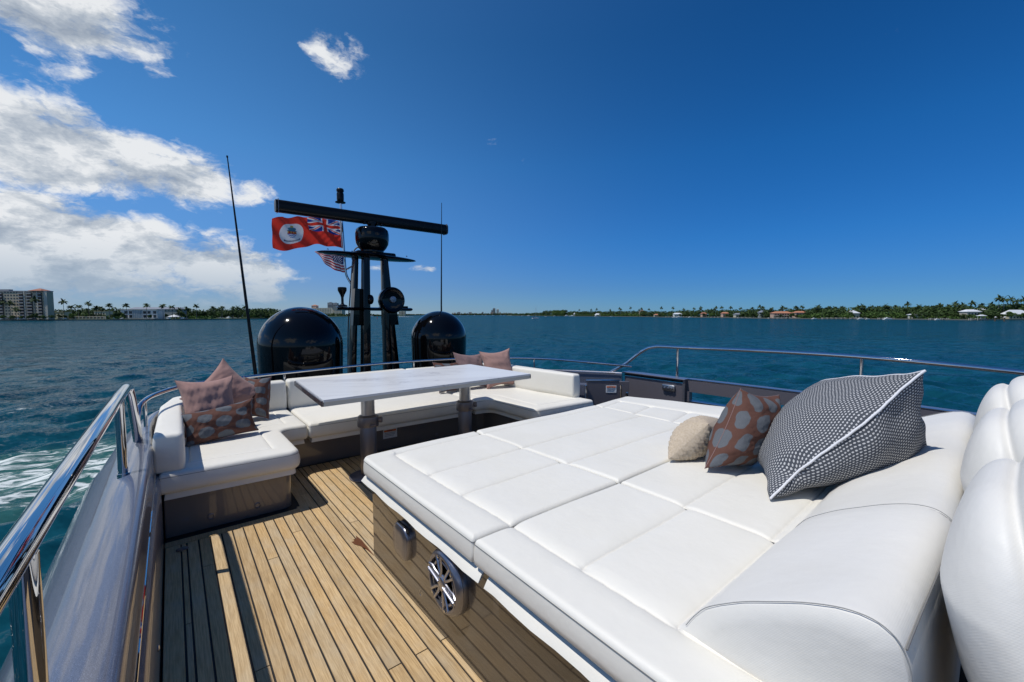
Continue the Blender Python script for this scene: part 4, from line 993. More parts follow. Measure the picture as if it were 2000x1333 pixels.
leg(2.115, 2.25, 2.175, 2.279, .17, 2.25, -.06)
leg(2.477, 2.585, 2.462, 2.535, .17, 2.25, -.06)
leg(2.665, 2.80, 2.545, 2.612, .17, 2.25, .10)
for (a, b, c_, d_, z0, z1) in ((2.035, 2.20, 2.075, 2.2, 1.27, 1.80), (2.50, 2.73, 2.50, 2.69, 1.27, 1.62)):
    v = [tuple(mp(*q_)) for q_ in ((a, z0, -.03), (b, z0, -.03), (b, z0, .09), (a, z0, .09), (c_, z1, -.03), (d_, z1, -.03), (d_, z1, .09), (c_, z1, .09))]
    Geo().add(v, [(3, 2, 1, 0), (4, 5, 6, 7), (0, 1, 5, 4), (1, 2, 6, 5), (2, 3, 7, 6), (3, 0, 4, 7)]).obj('web_plate', M['gloss_black'], mast, smooth=False)
def wing(xl, xr, zl, zr, th, dp, name, dy=0, sharp_tip=True):
    v = []; N = 14; ns = 30
    for i in range(ns + 1):
        t_ = i / ns; e = sin(pi * t_) ** (.45 if sharp_tip else .12); e = max(e, .05 if sharp_tip else .8); z = zl + (zr - zl) * t_
        for k in range(N):
            a = 2 * pi * k / N; q_ = mp(xl + (xr - xl) * t_, z, dy + cos(a) * dp * e); q_.z += sin(a) * th * (e if sharp_tip else 1); v.append(tuple(q_))
    f = [(i * N + k, i * N + (k + 1) % N, (i + 1) * N + (k + 1) % N, (i + 1) * N + k) for i in range(ns) for k in range(N)] + [tuple(range(N - 1, -1, -1)), tuple(ns * N + k for k in range(N))]
    return Geo().add(v, f).obj(name, M['gloss_black'], mast, sharp=60)
wing(1.577, 3.041, 2.285, 2.262, .042, .24, 'radar_shelf')
wing(1.80, 2.92, 1.512, 1.506, .028, .16, 'lower_shelf', 0, False)
Geo().box(mp(2.37, 2.295), (.60, .30, .09), None, .03).obj('shelf_collar', M['gloss_black'], mast)
gc = mp(2.352, 2.33)
Geo().lathe([(.16, -.02), (.17, 0), (.165, .03), (.20, .07), (.235, .13), (.245, .20), (.245, .28), (.235, .335), (.20, .37), (.10, .385), (0, .387)], tuple(gc), 40).obj('radar_gearbox', M['gloss_black'], mast)
Geo().lathe([(.065, 0), (.065, .09), (.05, .10)], (gc.x, gc.y, gc.z + .375), 20).obj('turning_shaft', M['satin_black'], mast)
for dx in (-.13, -.07, .07, .13): Geo().box((gc.x + dx, gc.y - .05, gc.z + .425), (.04, .07, .03), None, .008).obj('bracket', M['satin_black'], mast)
g = Geo(); sec = []
for k in range(24):
    a = 2 * pi * k / 24; ca, sa = cos(a), sin(a); sec.append((.068 * (abs(ca) ** .6) * (1 if ca > 0 else -1), .082 * (abs(sa) ** .6) * (1 if sa > 0 else -1)))
v = []; stn = [(1.135, .90), (1.137, .98), (1.15, 1.0), (3.71, 1.0), (3.723, .98), (3.726, .9)]
for xx, s_ in stn: v += [(xx, 6.42 + a * s_, 2.868 + b * s_) for a, b in sec]
g.add(v, [(i * 24 + k, i * 24 + (k + 1) % 24, (i + 1) * 24 + (k + 1) % 24, (i + 1) * 24 + k) for i in range(5) for k in range(24)] + [tuple(range(23, -1, -1)), tuple(120 + k for k in range(24))])
rbar = g.obj('radar_bar', M['satin_black'], mast, sharp=35)
for xx in (1.165, 3.70):
    Geo().box((xx, 6.42, 2.868), (.006, .142, .170), None, .0).obj('end_cap_joint', M['darktube'], rbar)
lc = mp(2.565, 1.64, -.20)
sl = Geo().lathe([(0, .16), (.10, .155), (.17, .13), (.195, .09), (.20, .04), (.20, -.0), (.19, -.02), (.175, -.03), (.165, -.02), (.13, -.012), (.06, -.008), (0, -.006)], tuple(lc), 48, (0, 1, 0)).obj('searchlight', M['gloss_black'], mast)
Geo().lathe([(0, 0), (.05, .0), (.055, -.02), (.045, -.035), (0, -.038)], tuple(lc + Vector((0, 0, .01))), 24, (0, 1, 0)).obj('lamp_centre', M['gunmetal'], sl)
Geo().lathe([(0, 0), (.04, 0), (.07, .02), (.078, .05), (.07, .085), (0, .10)], tuple(mp(2.30, 1.645, -.1)), 24, (-1, -.2, 0)).obj('horn', M['gloss_black'], mast)
Geo().box(mp(2.80, 1.54), (.15, .14, .035), None, .012).obj('antenna_puck', M['satin_black'], mast)
gp = mp(1.905, 1.54)
Geo().lathe([(.07, 0), (.065, .02), (.025, .035), (.018, .05), (.018, .13), (.03, .17), (.058, .225), (.062, .24), (.062, .275), (.05, .283), (0, .285)], tuple(gp), 24).obj('gps_antenna', M['satin_black'], mast)
for (x0, x1, dy_) in ((2.13, 2.02, .22), (2.16, 2.06, .225), (2.60, 2.72, .22)):
    Geo().tube(spline([mp(x0, 2.22, dy_), mp((x0 * 2 + x1) / 3 + .01, 1.9, dy_ + .01), mp((x0 + 2 * x1) / 3 - .008, 1.2, dy_ + .02), mp(x1, .3, dy_)], 8), .009, 6).obj('cable', M['rubber'], mast)
Geo().tube(spline([mp(2.30, 2.36, .1), mp(2.20, 2.42, .2), mp(2.12, 2.30, .2), mp(2.13, 2.20, .2)], 8), .010, 6).obj('cable', M['rubber'], mast)
for x_ in (1.72, 2.05, 2.66, 2.88): Geo().lathe([(0, 0), (.012, 0), (.012, .012), (.006, .02), (0, .02)], tuple(mp(x_, 2.27 + .012 * 1, -.02) + Vector((0, 0, .035))), 10).obj('bolt', M['steel'], mast)
for x_ in (1.98, 2.18, 2.42, 2.70): Geo().lathe([(0, 0), (.010, 0), (.010, .010), (0, .012)], tuple(mp(x_, 1.535, -.05)), 10).obj('bolt', M['steel'], mast)
Geo().lathe([(.028, 0), (.030, .01), (.024, .018), (.024, .07), (.028, .075), (.026, .09), (0, .095)], tuple(mp(2.45, 1.53, -.08)), 16).obj('navigation_light', M['gunmetal'], mast)
# staff behind the mast
fp = empty('flagstaff', (2.13, 6.9, 1.8), 'bent steel flagstaff with an anchor light on top, behind the mast', 'flagstaff')
pth = spline([(2.128, 6.9, 3.17), (2.150, 6.9, 2.7), (2.168, 6.9, 2.35), (2.182, 6.9, 2.10), (2.215, 6.88, 1.98), (2.27, 6.8, 1.86), (2.30, 6.66, 1.78), (2.27, 6.55, 1.74)], 8)
Geo().tube(pth, .018, 14).obj('staff', M['steel'], fp)
Geo().tube([(2.18, 6.9, 2.13), (2.28, 6.62, 2.22)], .013, 10).obj('strut', M['steel'], fp)
Geo().lathe([(.03, -.01), (.075, 0), (.078, .012), (.045, .02), (.050, .03), (.053, .05), (.053, .14), (.046, .15), (.046, .165), (.055, .175), (.055, .20), (.045, .215), (0, .218)], (2.126, 6.9, 3.16), 24).obj('anchor_light', M['satin_black'], fp)
def paint_flag(name, lab, posf, colf, nu, nv, pole_pts):
    root = empty(name, tuple(posf(np.array([0.0]), np.array([0.5]))[i][0] for i in range(3)), lab, 'flag')
    U, V = np.meshgrid(np.linspace(0, 1, nu), np.linspace(0, 1, nv), indexing='xy')
    X, Y, Z = posf(U, V); me = grid_mesh('cloth', X, Y, Z); col = colf(U, V)
    at = me.attributes.new('col', 'FLOAT_COLOR', 'POINT'); at.data.foreach_set('color', np.concatenate([col.reshape(-1, 3), np.ones((col.size // 3, 1))], 1).ravel().astype(np.float32))
    me.materials.append(M['flag']); obj('cloth', me, None, root)
    Geo().tube(pole_pts, .011, 6).obj('hoist_band', M['label_white'], root)
    return root
RED = (.82, .055, .035); WHT = (.80, .80, .80); BLU = (.020, .06, .30)
def put(col, m_, c_): col[m_] = c_
def ensign(U, V):
    col = np.zeros(U.shape + (3,)); col[:] = RED
    a, b = U * 2, V * 1.0 * 2                       # canton fills a in 0..1, b in 0..1
    can = (a < 1) & (b < 1); put(col, can, BLU)
    x_, y_ = (a - .5) * 2, (b - .5)                 # -1..1, -.5...5
    for s_ in (1, -1):
        d_ = (x_ * .5 - s_ * y_) / sqrt(1.25)
        put(col, can & (np.abs(d_) < .085), WHT)
    for s_ in (1, -1):
        d_ = (x_ * .5 - s_ * y_) / sqrt(1.25)
        sh = np.where(x_ * s_ > 0, d_ + .028 * s_, d_ - .028 * s_) if s_ > 0 else np.where(x_ > 0, d_ + .028, d_ - .028)
        put(col, can & (np.abs(sh) < .030), RED)
    put(col, can & ((np.abs(x_) < .18) | (np.abs(y_) < .165)), WHT)
    put(col, can & ((np.abs(x_) < .11) | (np.abs(y_) < .10)), RED)
    # badge: white disc, crest of pineapple and turtle over a red chief and blue waves on a shield, scroll beneath
    ex, ey = (U - .745) * 2.05, V - .5
    rr_ = np.sqrt(ex ** 2 + ey ** 2); put(col, rr_ < .325, WHT)
    put(col, ((ex / .05) ** 2 + ((ey + .235) / .035) ** 2) < 1, (.55, .40, .06))
    put(col, ((ex / .12) ** 2 + ((ey + .15) / .065) ** 2) < 1, (.07, .22, .30))
    put(col, ((ex / .145) ** 2 + ((ey + .085) / .022) ** 2) < 1, (.05, .13, .25))
    sh_ = (np.abs(ex) < .125 * np.sqrt(np.clip(1 - ((ey + .06) / .21) ** 2, 0, 1))) & (ey > -.06) & (ey < .15)
    sh_ |= (np.abs(ex) < .125) & (ey > -.07) & (ey < .04)
    put(col, sh_, WHT); put(col, sh_ & (ey < .01), (.50, .05, .03))
    put(col, sh_ & (ey < -.01) & (np.abs(np.sin(ex * 42)) > .8), (.5, .36, .08))
    put(col, sh_ & (ey > .01) & (np.sin((ey + .012 * np.sin(ex * 50)) * 110) > 0), (.05, .16, .45))
    arc = (np.abs(ey - (.245 - 1.6 * ex ** 2)) < .022) & (np.abs(ex) < .21)
    put(col, arc, (.40, .42, .46)); put(col, arc & (np.sin(ex * 190) > .3), (.06, .07, .12)); put(col, arc & (np.abs(ex) > .17), (.04, .05, .12))
    return col
def ens_pos(U, V):
    L = .93 * (U ** 1.0)
    x_ = 2.118 - L + .055 * V * (1 - U) + .02 * np.sin(U * 9 + V * 2)
    top = 2.885 - .02 * U + .022 * np.sin(U * 7.5 - .6) - .12 * np.clip(U - .86, 0, 1) * 4 * (1 - V)
    bot = 2.470 + .012 * np.sin(U * 4) - .135 * np.clip((U - .35) / .65, 0, 1) * np.sin(np.clip((U - .35) / .65, 0, 1) * 2.3)
    z_ = top * (1 - V) + bot * V + .010 * np.sin(U * 22 + V * 5)
    y_ = 6.93 + .10 * np.sin(U * 8.5 + V * 1.6) * (.15 + U) + .022 * np.sin(U * 25 + V * 9) + .004 * np.sin((U * 2 - V) * 30) * np.exp(-U * 4)
    return x_, y_, z_
paint_flag('red_ensign', 'red ensign with a white badge and a small union canton streaming from the staff', ens_pos, ensign, 330, 180, [(2.122, 6.915, 2.89), (2.142, 6.915, 2.47)])
def stars(U, V):
    col = np.zeros(U.shape + (3,)); k_ = np.floor(V * 13).astype(int); col[:] = (.50, .025, .05); col[k_ % 2 == 1] = WHT
    can = (U < .42) & (V < 7 / 13); col[can] = (.02, .03, .14)
    gx, gy = U / .42 * 11.0, V / (7 / 13) * 9.0
    fx, fy = gx - np.round(gx), gy - np.round(gy)
    on = ((np.round(gx) + np.round(gy)) % 2 == 0) & (np.round(gx) > 0) & (np.round(gx) < 11) & (np.round(gy) > 0) & (np.round(gy) < 9)
    col[can & on & (fx ** 2 + fy ** 2 < .17)] = WHT
    return col
def star_pos(U, V):
    k_ = U ** .9; x_ = (2.165 + .02 * V) - .415 * k_ * (1 - .20 * V * (1 - U)) ; 
    zt = 2.385 + .02 * np.sin(U * 3); zb = 2.095 + .27 * U ** 1.7
    z_ = zt * (1 - V) + zb * V - .035 * np.sin(pi * U) * V
    y_ = 6.93 + .05 * np.sin(U * 7 + V * 3) + .02 * np.sin(U * 20)
    return x_, y_, z_
paint_flag('stars_and_stripes_flag', 'small stars and stripes flag drooping below the red ensign', star_pos, stars, 190, 140, [(2.170, 6.915, 2.39), (2.190, 6.915, 2.09)])
wl = Geo().tube([(.745, 5.60, .17), (.732, 5.60, .754), (.547, 5.60, 3.13)], [.024, .020, .0055], 10)
tag(wl.obj('whip_aerial', M['satin_black']), 'tall leaning black whip aerial left of the big dome', 'aerial')
Geo().tube([(.5465, 5.6, 3.125), (.545, 5.6, 3.145)], .009, 8).obj('tip', M['satin_black'], bpy.data.objects['whip_aerial'])
wl = Geo().tube([(3.50, 6.22, .17), (3.50, 6.22, 1.6), (3.525, 6.22, 3.25)], [.018, .013, .0045], 10)
tag(wl.obj('whip_aerial', M['satin_black']), 'upright thin black whip aerial behind the right dome', 'aerial')

# ================================================================== SHORES
FW = Vector((sin(YAW), cos(YAW), 0)); RT = Vector((cos(YAW), -sin(YAW), 0))
def bearing_pt(u, zc, h=0.0):
    """ground point: bearing given as an offset on the horizon, zc = metres away along the look direction, h above water"""
    p = FW * zc + RT * ((u - 1000) / F_PX * zc); p.z = WZ + h; return p
def hgt(v, zc): return (EYE - WZ) + (614 - v) * zc / F_PX
def leafmat(name, a, b2):
    def f(t, b):
        co = t.node('ShaderNodeNewGeometry').outputs['Position']
        n = t.noise(co, .11, 3, .6); n2 = t.noise(co, .9, 3, .7)
        c = t.mix(t.smooth(n, .35, .65), a, b2); c = t.mix(t.m('MULTIPLY', t.smooth(n2, .35, .7), .6), c, tuple(x * 1.7 for x in b2))
        t.l.new(c, b.inputs['Base Color'])
    return pmat(name, a, .7, build=f, spec=.2)
M['leaf'] = leafmat('broadleaf_foliage', (.018, .038, .012), (.045, .075, .020))
M['leaf2'] = leafmat('mangrove_foliage', (.030, .062, .014), (.070, .120, .026))
M['frond'] = leafmat('palm_fronds', (.016, .034, .012), (.040, .064, .022))
M['bark'] = pmat('palm_bark', (.16, .14, .12), .9)
M['lawn'] = pmat('lawn', (.05, .095, .022), .9)
M['seawall'] = pmat('seawall_concrete', (.13, .125, .115), .85)
def land(name, front, depth, h=1.25):
    pts = [bearing_pt(u, z) for u, z in front]; back = [p + FW * depth + (p.normalized() * depth * .6) for p in pts]; N = len(pts)
    v = [(p.x, p.y, WZ - 1) for p in pts] + [(p.x, p.y, WZ + h) for p in pts] + [(p.x, p.y, WZ + h) for p in back]
    f = [(i, i + 1, N + i + 1, N + i) for i in range(N - 1)] + [(N + i, N + i + 1, 2 * N + i + 1, 2 * N + i) for i in range(N - 1)]
    me = mk(name, v, f); me.materials.append(M['seawall']); me.materials.append(M['lawn'])
    for k, p in enumerate(me.polygons): p.material_index = 0 if k < N - 1 else 1
    o = obj(name, me, None, smooth=False); o['kind'] = 'structure'; return o
land('shore', [(-3500, 260), (-900, 420), (-100, 440), (130, 462), (300, 490), (410, 530), (500, 610), (545, 700)], 500)
land('shore', [(545, 1500), (600, 1400), (700, 1420), (765, 1750), (800, 2600)], 800)
RS = [(990, 2300), (1060, 1700), (1100, 1585), (1250, 1180), (1300, 970), (1400, 850), (1500, 650), (1600, 600), (1700, 584), (1800, 528), (1900, 482), (2000, 504), (2400, 470), (4200, 280)]
land('shore', RS, 500)
land('shore', [(770, 3900), (880, 3500), (1010, 3400), (1100, 3900)], 900, 1.6)
def rs_z(u):
    for (a, za), (b, zb) in zip(RS, RS[1:]):
        if a <= u <= b: return za + (zb - za) * (u - a) / (b - a)
    return RS[-1][1]

def clump_mesh(blobs, dens, leaf, seed):
    r_ = np.random.default_rng(seed); V = []; 
    for (cx, cy, cz, rx, ry, rz) in blobs:
        n = int(dens * rx * rz); d = r_.normal(0, 1, (n, 3)); d /= np.linalg.norm(d, axis=1)[:, None]
        rr_ = r_.uniform(.55, 1.06, n)[:, None] ** .7; c = np.array([cx, cy, cz]) + d * rr_ * np.array([rx, ry, rz])
        a = r_.normal(0, 1, (n, 3)); a /= np.linalg.norm(a, axis=1)[:, None]; b = np.cross(a, d + r_.normal(0, .5, (n, 3))); b /= np.linalg.norm(b, axis=1)[:, None] + 1e-9
        s_ = leaf * r_.uniform(.6, 1.4, n)[:, None]
        V.append(np.stack([c - a * s_, c - b * s_ * .7, c + a * s_, c + b * s_ * .7], 1).reshape(-1, 3))
    V = np.concatenate(V); nf = len(V) // 4; me = bpy.data.meshes.new('crown')
    me.vertices.add(len(V)); me.vertices.foreach_set('co', V.ravel().astype(np.float32)); me.loops.add(nf * 4); me.polygons.add(nf)
    me.loops.foreach_set('vertex_index', np.arange(nf * 4, dtype=np.int32)); me.polygons.foreach_set('loop_start', (np.arange(nf) * 4).astype(np.int32)); me.polygons.foreach_set('loop_total', np.full(nf, 4, np.int32))
    me.update(calc_edges=True); return me
# continuous woods on the banks: one mass each
def wood(name_label, spans, seed, leaf, dens, mat, zoff=14):
    r_ = np.random.default_rng(seed); blobs = []
    for (u0, v0), (u1, v1), zf, step in spans:
        u = u0
        while u < u1:
            t_ = (u - u0) / (u1 - u0); z = (rs_z(u) if zf is None else zf) + zoff + r_.uniform(0, 26); top = hgt(v0 + (v1 - v0) * t_, z) + r_.uniform(-2.8, 1.0)
            rad_ = max(2.2, min(7, top * .5)) * r_.uniform(.7, 1.15)
            p = bearing_pt(u, z); blobs.append((p.x, p.y, WZ + top - rad_ * .7, rad_ * 1.2, rad_ * 1.2, rad_ * .8))
            if top > 6: p = bearing_pt(u + r_.uniform(-2, 2), z - 4); blobs.append((p.x, p.y, WZ + top * .42, rad_ * 1.2, rad_ * 1.2, top * .42))
            u += step * r_.uniform(.6, 1.4) * rad_ / 5 * F_PX / z
    me = clump_mesh(blobs, dens, leaf, seed); o = obj('woodland', me, mat, smooth=False); o['kind'] = 'stuff'; o['label'] = name_label; o['category'] = 'woodland'
wood('dense green treeline along the far right bank', [((1000, 613), (1062, 610), None, 5), ((1062, 607), (1108, 604.5), None, 5), ((1108, 608), (1180, 608), None, 5), ((1180, 608), (1260, 607), None, 5), ((1260, 608), (1340, 606.5), None, 5), ((1340, 605), (1420, 604), None, 5),
     ((1420, 606), (1500, 603.5), None, 5), ((1500, 606), (1590, 602), None, 5), ((1590, 601), (1700, 600), None, 4.4), ((1700, 599), (1800, 598), None, 4.4), ((1800, 598), (1880, 596), None, 4.4), ((1880, 597), (1960, 596), None, 4.4), ((1960, 594), (2050, 594), None, 4.4), ((2050, 596), (2500, 580), None, 7)], 41, 1.15, 4.2, M['leaf'], 24)
wood('low bright green mangroves at the water on the right bank', [((1020, 615), (1250, 612), None, 4), ((1560, 613), (1660, 612), None, 3.5), ((1690, 609), (1760, 610), None, 4), ((1780, 617), (1930, 617), None, 3.5), ((1080, 606), (1104, 606), None, 4)], 43, .9, 4.5, M['leaf2'], 6)
wood('dark hedge and trees behind the left bank', [((-400, 600), (0, 606), 470, 5), ((98, 606), (170, 604), 515, 4), ((165, 604), (240, 603), 525, 4), ((330, 604), (420, 606), 545, 4.5), ((415, 602), (545, 603), 620, 4)], 47, 1.0, 4.4, M['leaf'], 30)
wood('bright green mangroves left of the big dome', [((330, 616), (420, 617), 515, 3.5), ((485, 616), (548, 618), 640, 3.5), ((500, 606), (535, 604), 650, 4), ((210, 617), (240, 617), 470, 3)], 49, .8, 4.8, M['leaf2'], 8)
wood('low far trees beyond the mast', [((560, 613), (660, 613), 1440, 6), ((660, 613), (770, 613.5), 1500, 6), ((770, 613.5), (870, 613.6), 3300, 5), ((870, 612.8), (1010, 611.8), 3500, 6)], 51, 3.0, .9, M['leaf'], 20)

# palms
def palm_mesh(h, seed):
    r_ = np.random.default_rng(seed); g = Geo(); bend = r_.uniform(-.5, .5)
    g.tube([(0, 0, 0), (bend * .2, 0, h * .4), (bend * .7, 0, h * .8), (bend, 0, h * .93)], [.30, .24, .19, .16], 6)
    tr = g.mesh('trunk'); c = Vector((bend, 0, h * .93)); V = []; F = []
    for k in range(19):
        a = 2 * pi * k / 19 * 2.4 + r_.uniform(-.3, .3); el = r_.uniform(-.25, 1.35); L = r_.uniform(3.9, 5.3); p = c.copy(); d = Vector((cos(a) * cos(el), sin(a) * cos(el), sin(el))); s_ = Vector((-sin(a), cos(a), 0))
        for i in range(7):
            w_ = (.25, .75, .95, .95, .8, .55, .2)[i]; dn = Vector((0, 0, -.55 * w_)); st = len(V)
            V += [tuple(p - s_ * w_ + dn), tuple(p), tuple(p + s_ * w_ + dn)]
            if i: F += [(st - 3, st - 2, st + 1, st), (st - 2, st - 1, st + 2, st + 1)]
            p = p + d * (L / 6); d = (d + Vector((0, 0, -.22 - .07 * i))).normalized()
    # frayed leaflets so that the crown has gaps
    for k in range(90):
        a = r_.uniform(0, 2 * pi); q_ = c + Vector((cos(a), sin(a), 0)) * r_.uniform(.8, 3.9) + Vector((0, 0, r_.uniform(-1.9, 2.0))); d = Vector((cos(a), sin(a), -1.1)).normalized() * .75; s_ = Vector((-sin(a), cos(a), 0)) * .13; st = len(V)
        V += [tuple(q_ - s_), tuple(q_ + s_), tuple(q_ + d)]; F.append((st, st + 1, st + 2))
    return tr, mk('fronds', V, F)
PM = []
for k, h_ in enumerate((17, 15, 19, 13, 11)):
    tr, fr = palm_mesh(h_, 70 + k); tr.materials.append(M['bark']); fr.materials.append(M['frond']); PM.append((h_, tr, fr))
def palm(u, vtop, zc, label, group, base_h=1.2):
    h = hgt(vtop, zc) - base_h; k = min(range(5), key=lambda i: abs(PM[i][0] - h) + .4 * ((int(u) + i) % 3)); h0, tr, fr = PM[k]; p = bearing_pt(u, zc, base_h)
    r = empty('palm_tree', tuple(p), label, 'palm tree', group); r.scale = (1.0,) * 3
    for nm, me in (('trunk', tr), ('crown', fr)):
        o = bpy.data.objects.new(nm, me); COL.objects.link(o); o.parent = r
    s_ = h / h0; r.scale = (.55 + .45 * s_, .55 + .45 * s_, s_); r.rotation_euler = (0, 0, u * 1.7); return r
LL = {8: (588, 455, 'palm standing before the left end of the tall beige block'), 22: (590, 450, 'darker palm in front of the beige windows of the tall block'), 72: (583, 448, 'tall palm rising before the dark balconies of the tall block'), 33: (604, 448, 'short palm at the foot of the tall block'),
      127: (587, 478, 'tallest palm between the tall block and the low beige house'), 142: (598, 482, 'palm just right of the tallest one by the low beige house'), 155: (597, 490, 'palm in the dark clump above the low beige house'), 176: (591, 480, 'tall lone palm above the low boundary wall'), 190: (600, 490, 'palm at the right of the lone one above the low wall'), 200: (601, 492, 'palm at the end of the low boundary wall'),
      216: (595, 480, 'palm left of the white office building'), 249: (595, 486, 'palm before the left part of the white office building'), 288: (595, 486, 'palm before the right part of the white office building'), 320: (596, 495, 'palm at the right end of the grey roof'), 338: (598, 505, 'palm just right of the grey roof'),
      352: (603, 510, 'small palm above the white tent'), 366: (601, 510, 'broad palm right of the white tent'), 385: (596, 520, 'tallest palm between the tent and the leaning aerial'), 418: (600, 560, 'twin topped palm left of the marina'), 435: (599.5, 560, 'palm behind the moored white boats'), 457: (600, 590, 'palm above the pale cars of the marina'), 466: (599, 590, 'palm just left of the leaning aerial'), 479: (598, 600, 'palm right behind the leaning aerial')}
for u, (v, z, lab) in LL.items(): palm(u, v, z, lab, 'palms along the left bank')
for u in (-40, -90, -150, -230): palm(u, 590, 450, 'palm of the left bank beyond the tall beige block', 'palms along the left bank')
RL = {1368: (600, 'single palm above the dark trees left of the pink roofed house'), 1252: (602.5, 'bushy palm above the brown thatched roof'), 1212: (604, 'palm rising from the treeline above the white motor yachts'), 1398: (600, 'palm left of the orange roofed mansion'), 1483: (598, 'tall palm at the left of the orange roofed mansion'), 1526: (599, 'palm straight above the orange roofed mansion'), 1556: (602, 'palm at the right end of the orange roofed mansion'),
      1598: (597.5, 'palm right of the orange mansion, above the dark hedge'), 1618: (600, 'palm left of the pale pyramid roof'), 1642: (600, 'palm just above the pale pyramid roof'), 1682: (596, 'palm right of the pale pyramid roof'), 1700: (598, 'palm above the bright green tree'), 1728: (596, 'palm right of the bright green tree'), 1771: (592.5, 'light crowned tall palm left of the low white villa'),
      1792: (597, 'palm left above the low white villa'), 1832: (595, 'palm above the low white villa'), 1850: (597, 'palm left of the white hipped roof'), 1864: (591.5, 'tall palm left of the white hipped roof'), 1878: (594, 'palm behind the white hipped roof'), 1895: (590.5, 'palm straight above the white hipped roof'), 1915: (595, 'palm right above the white hipped roof'), 1934: (593, 'palm left of the tall group at the right edge'),
      1947: (580.5, 'highest palm of the tall group near the right edge'), 1957: (583, 'second palm of the tall group near the right edge'), 1970: (582, 'third palm of the tall group near the right edge'), 1981: (586, 'palm between the tall group and the frame edge'), 1996: (583, 'palm cut by the right edge of the picture')}
for u, (v, lab) in RL.items(): palm(u, v - .5, rs_z(u) + 34, lab, 'palms along the right bank')
rp_ = random.Random(5)
for u in range(1130, 2080, 20):
    uu = u + rp_.uniform(-5, 5); palm(uu, rp_.uniform(597.5, 602) + max(0, (1500 - uu) * .010), rs_z(uu) + 30 + rp_.uniform(0, 16), 'dark palm crown showing above the treeline of the right bank', 'small palms in the right treeline')

# broadleaf trees one can tell apart along the banks
TM = []
for k in range(6):
    r_ = np.random.default_rng(200 + k); bl = []
    for j in range(9): a = r_.uniform(0, 2 * pi); q_ = r_.uniform(.2, 1) ; bl.append((cos(a) * 2.6 * q_, sin(a) * 2.6 * q_, 5.2 + r_.uniform(-1.4, 1.8), r_.uniform(1.4, 2.3), r_.uniform(1.4, 2.3), r_.uniform(1.0, 1.7)))
    cm = clump_mesh(bl, 40, .42, 300 + k); cm.materials.append(M['leaf2' if k % 3 == 0 else 'leaf'])
    g = Geo().tube([(0, 0, 0), (.1, .1, 2), (.2, 0, 4.6)], [.32, .24, .16], 7)
    for j in range(4): a = j * 1.6 + k; g.tube([(.12, .05, 2.2), (cos(a) * 1.3, sin(a) * 1.3, 4.6)], [.14, .06], 5)
    tm = g.mesh('trunk'); tm.materials.append(M['bark']); TM.append((tm, cm))
def tree(u, zc, h, k, label, group, base=1.2):
    p = bearing_pt(u, zc, base); r = empty('tree', tuple(p), label, 'tree', group); r.scale = (h / 7.6 * 1.15, h / 7.6 * 1.15, h / 7.6); r.rotation_euler = (0, 0, u * .7)
    for nm, me in zip(('trunk', 'crown'), TM[k % 6]):
        o = bpy.data.objects.new(nm, me); COL.objects.link(o); o.parent = r
    return r
rt_ = random.Random(21)
for u in range(1120, 2040, 15):
    uu = u + rt_.uniform(-5, 5)
    if 1505 < uu < 1552 or 1888 < uu < 1915 or 1655 < uu < 1682: continue
    tree(uu, rs_z(uu) + 9 + rt_.uniform(-2, 3), rt_.uniform(4.5, 8.5), rt_.randrange(6), 'rounded dark green tree at the water side of the right bank', 'broadleaf trees of the right bank')
tree(1524, rs_z(1524) + 8, 5.0, 1, 'small tree before the arches of the orange roofed mansion', None); tree(1546, rs_z(1546) + 8, 7.0, 2, 'tree hiding the right end of the orange roofed mansion', None)
tree(1893, rs_z(1893) + 8, 5.5, 4, 'small tree left before the broad hipped white roof', None); tree(1664, rs_z(1664) + 8, 5.0, 5, 'small tree below the pale pyramid roof', None)
for u in range(104, 235, 13): tree(u + rt_.uniform(-4, 4), 472 + (u - 104) * .1, rt_.uniform(3.5, 6.5), rt_.randrange(6), 'low green tree between the tall block and the white office', 'trees of the left bank')
for u in range(-30, 104, 12): tree(u + rt_.uniform(-4, 4), 447, rt_.uniform(3.0, 6.5), rt_.randrange(6), 'small tree at the foot of the tall beige block', 'trees at the foot of the tall block')
for u in range(312, 545, 13): tree(u + rt_.uniform(-4, 4), 505 + max(0, u - 330) * .45 + 8, rt_.uniform(5, 9), rt_.randrange(6), 'rounded tree along the left bank between the office and the big dome', 'trees right of the office')
tree(231, 484, 8.0, 1, 'dark round tree hiding the left corner of the white office', None); tree(239, 486, 6.0, 3, 'green tree before the left windows of the white office', None); tree(293, 488, 5.0, 0, 'bright tree before the right windows of the white office', None)
# ------------------------------------------------------------------ buildings
def paint(name, c, r=.8): M[name] = pmat(name, c, r)
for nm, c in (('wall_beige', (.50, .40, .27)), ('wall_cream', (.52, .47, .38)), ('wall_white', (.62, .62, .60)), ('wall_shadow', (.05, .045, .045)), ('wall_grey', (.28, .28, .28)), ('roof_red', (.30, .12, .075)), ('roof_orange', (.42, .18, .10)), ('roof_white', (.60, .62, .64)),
              ('roof_grey', (.20, .22, .26)), ('roof_brown', (.14, .09, .06)), ('stucco_pink', (.50, .33, .25)), ('boat_white', (.72, .72, .70)), ('canvas_blue', (.03, .06, .16)), ('pile_wood', (.10, .08, .06)), ('marker_red', (.5, .03, .02)), ('hull_navy', (.02, .03, .07))): paint(nm, c)
M['glass'] = pmat('dark_window_glass', (.02, .03, .04), .12, spec=.5)
M['glass_blue'] = pmat('pale_blue_glass', (.16, .24, .30), .1, spec=.8)
WM = {}
def wmesh(w_, d_, h_, mat):
    k = (round(w_, 2), round(d_, 2), round(h_, 2), mat)
    if k not in WM:
        me = Geo().box((0, 0, 0), (w_, d_, h_)).mesh('box'); me.materials.append(M[mat]); WM[k] = me
    return WM[k]
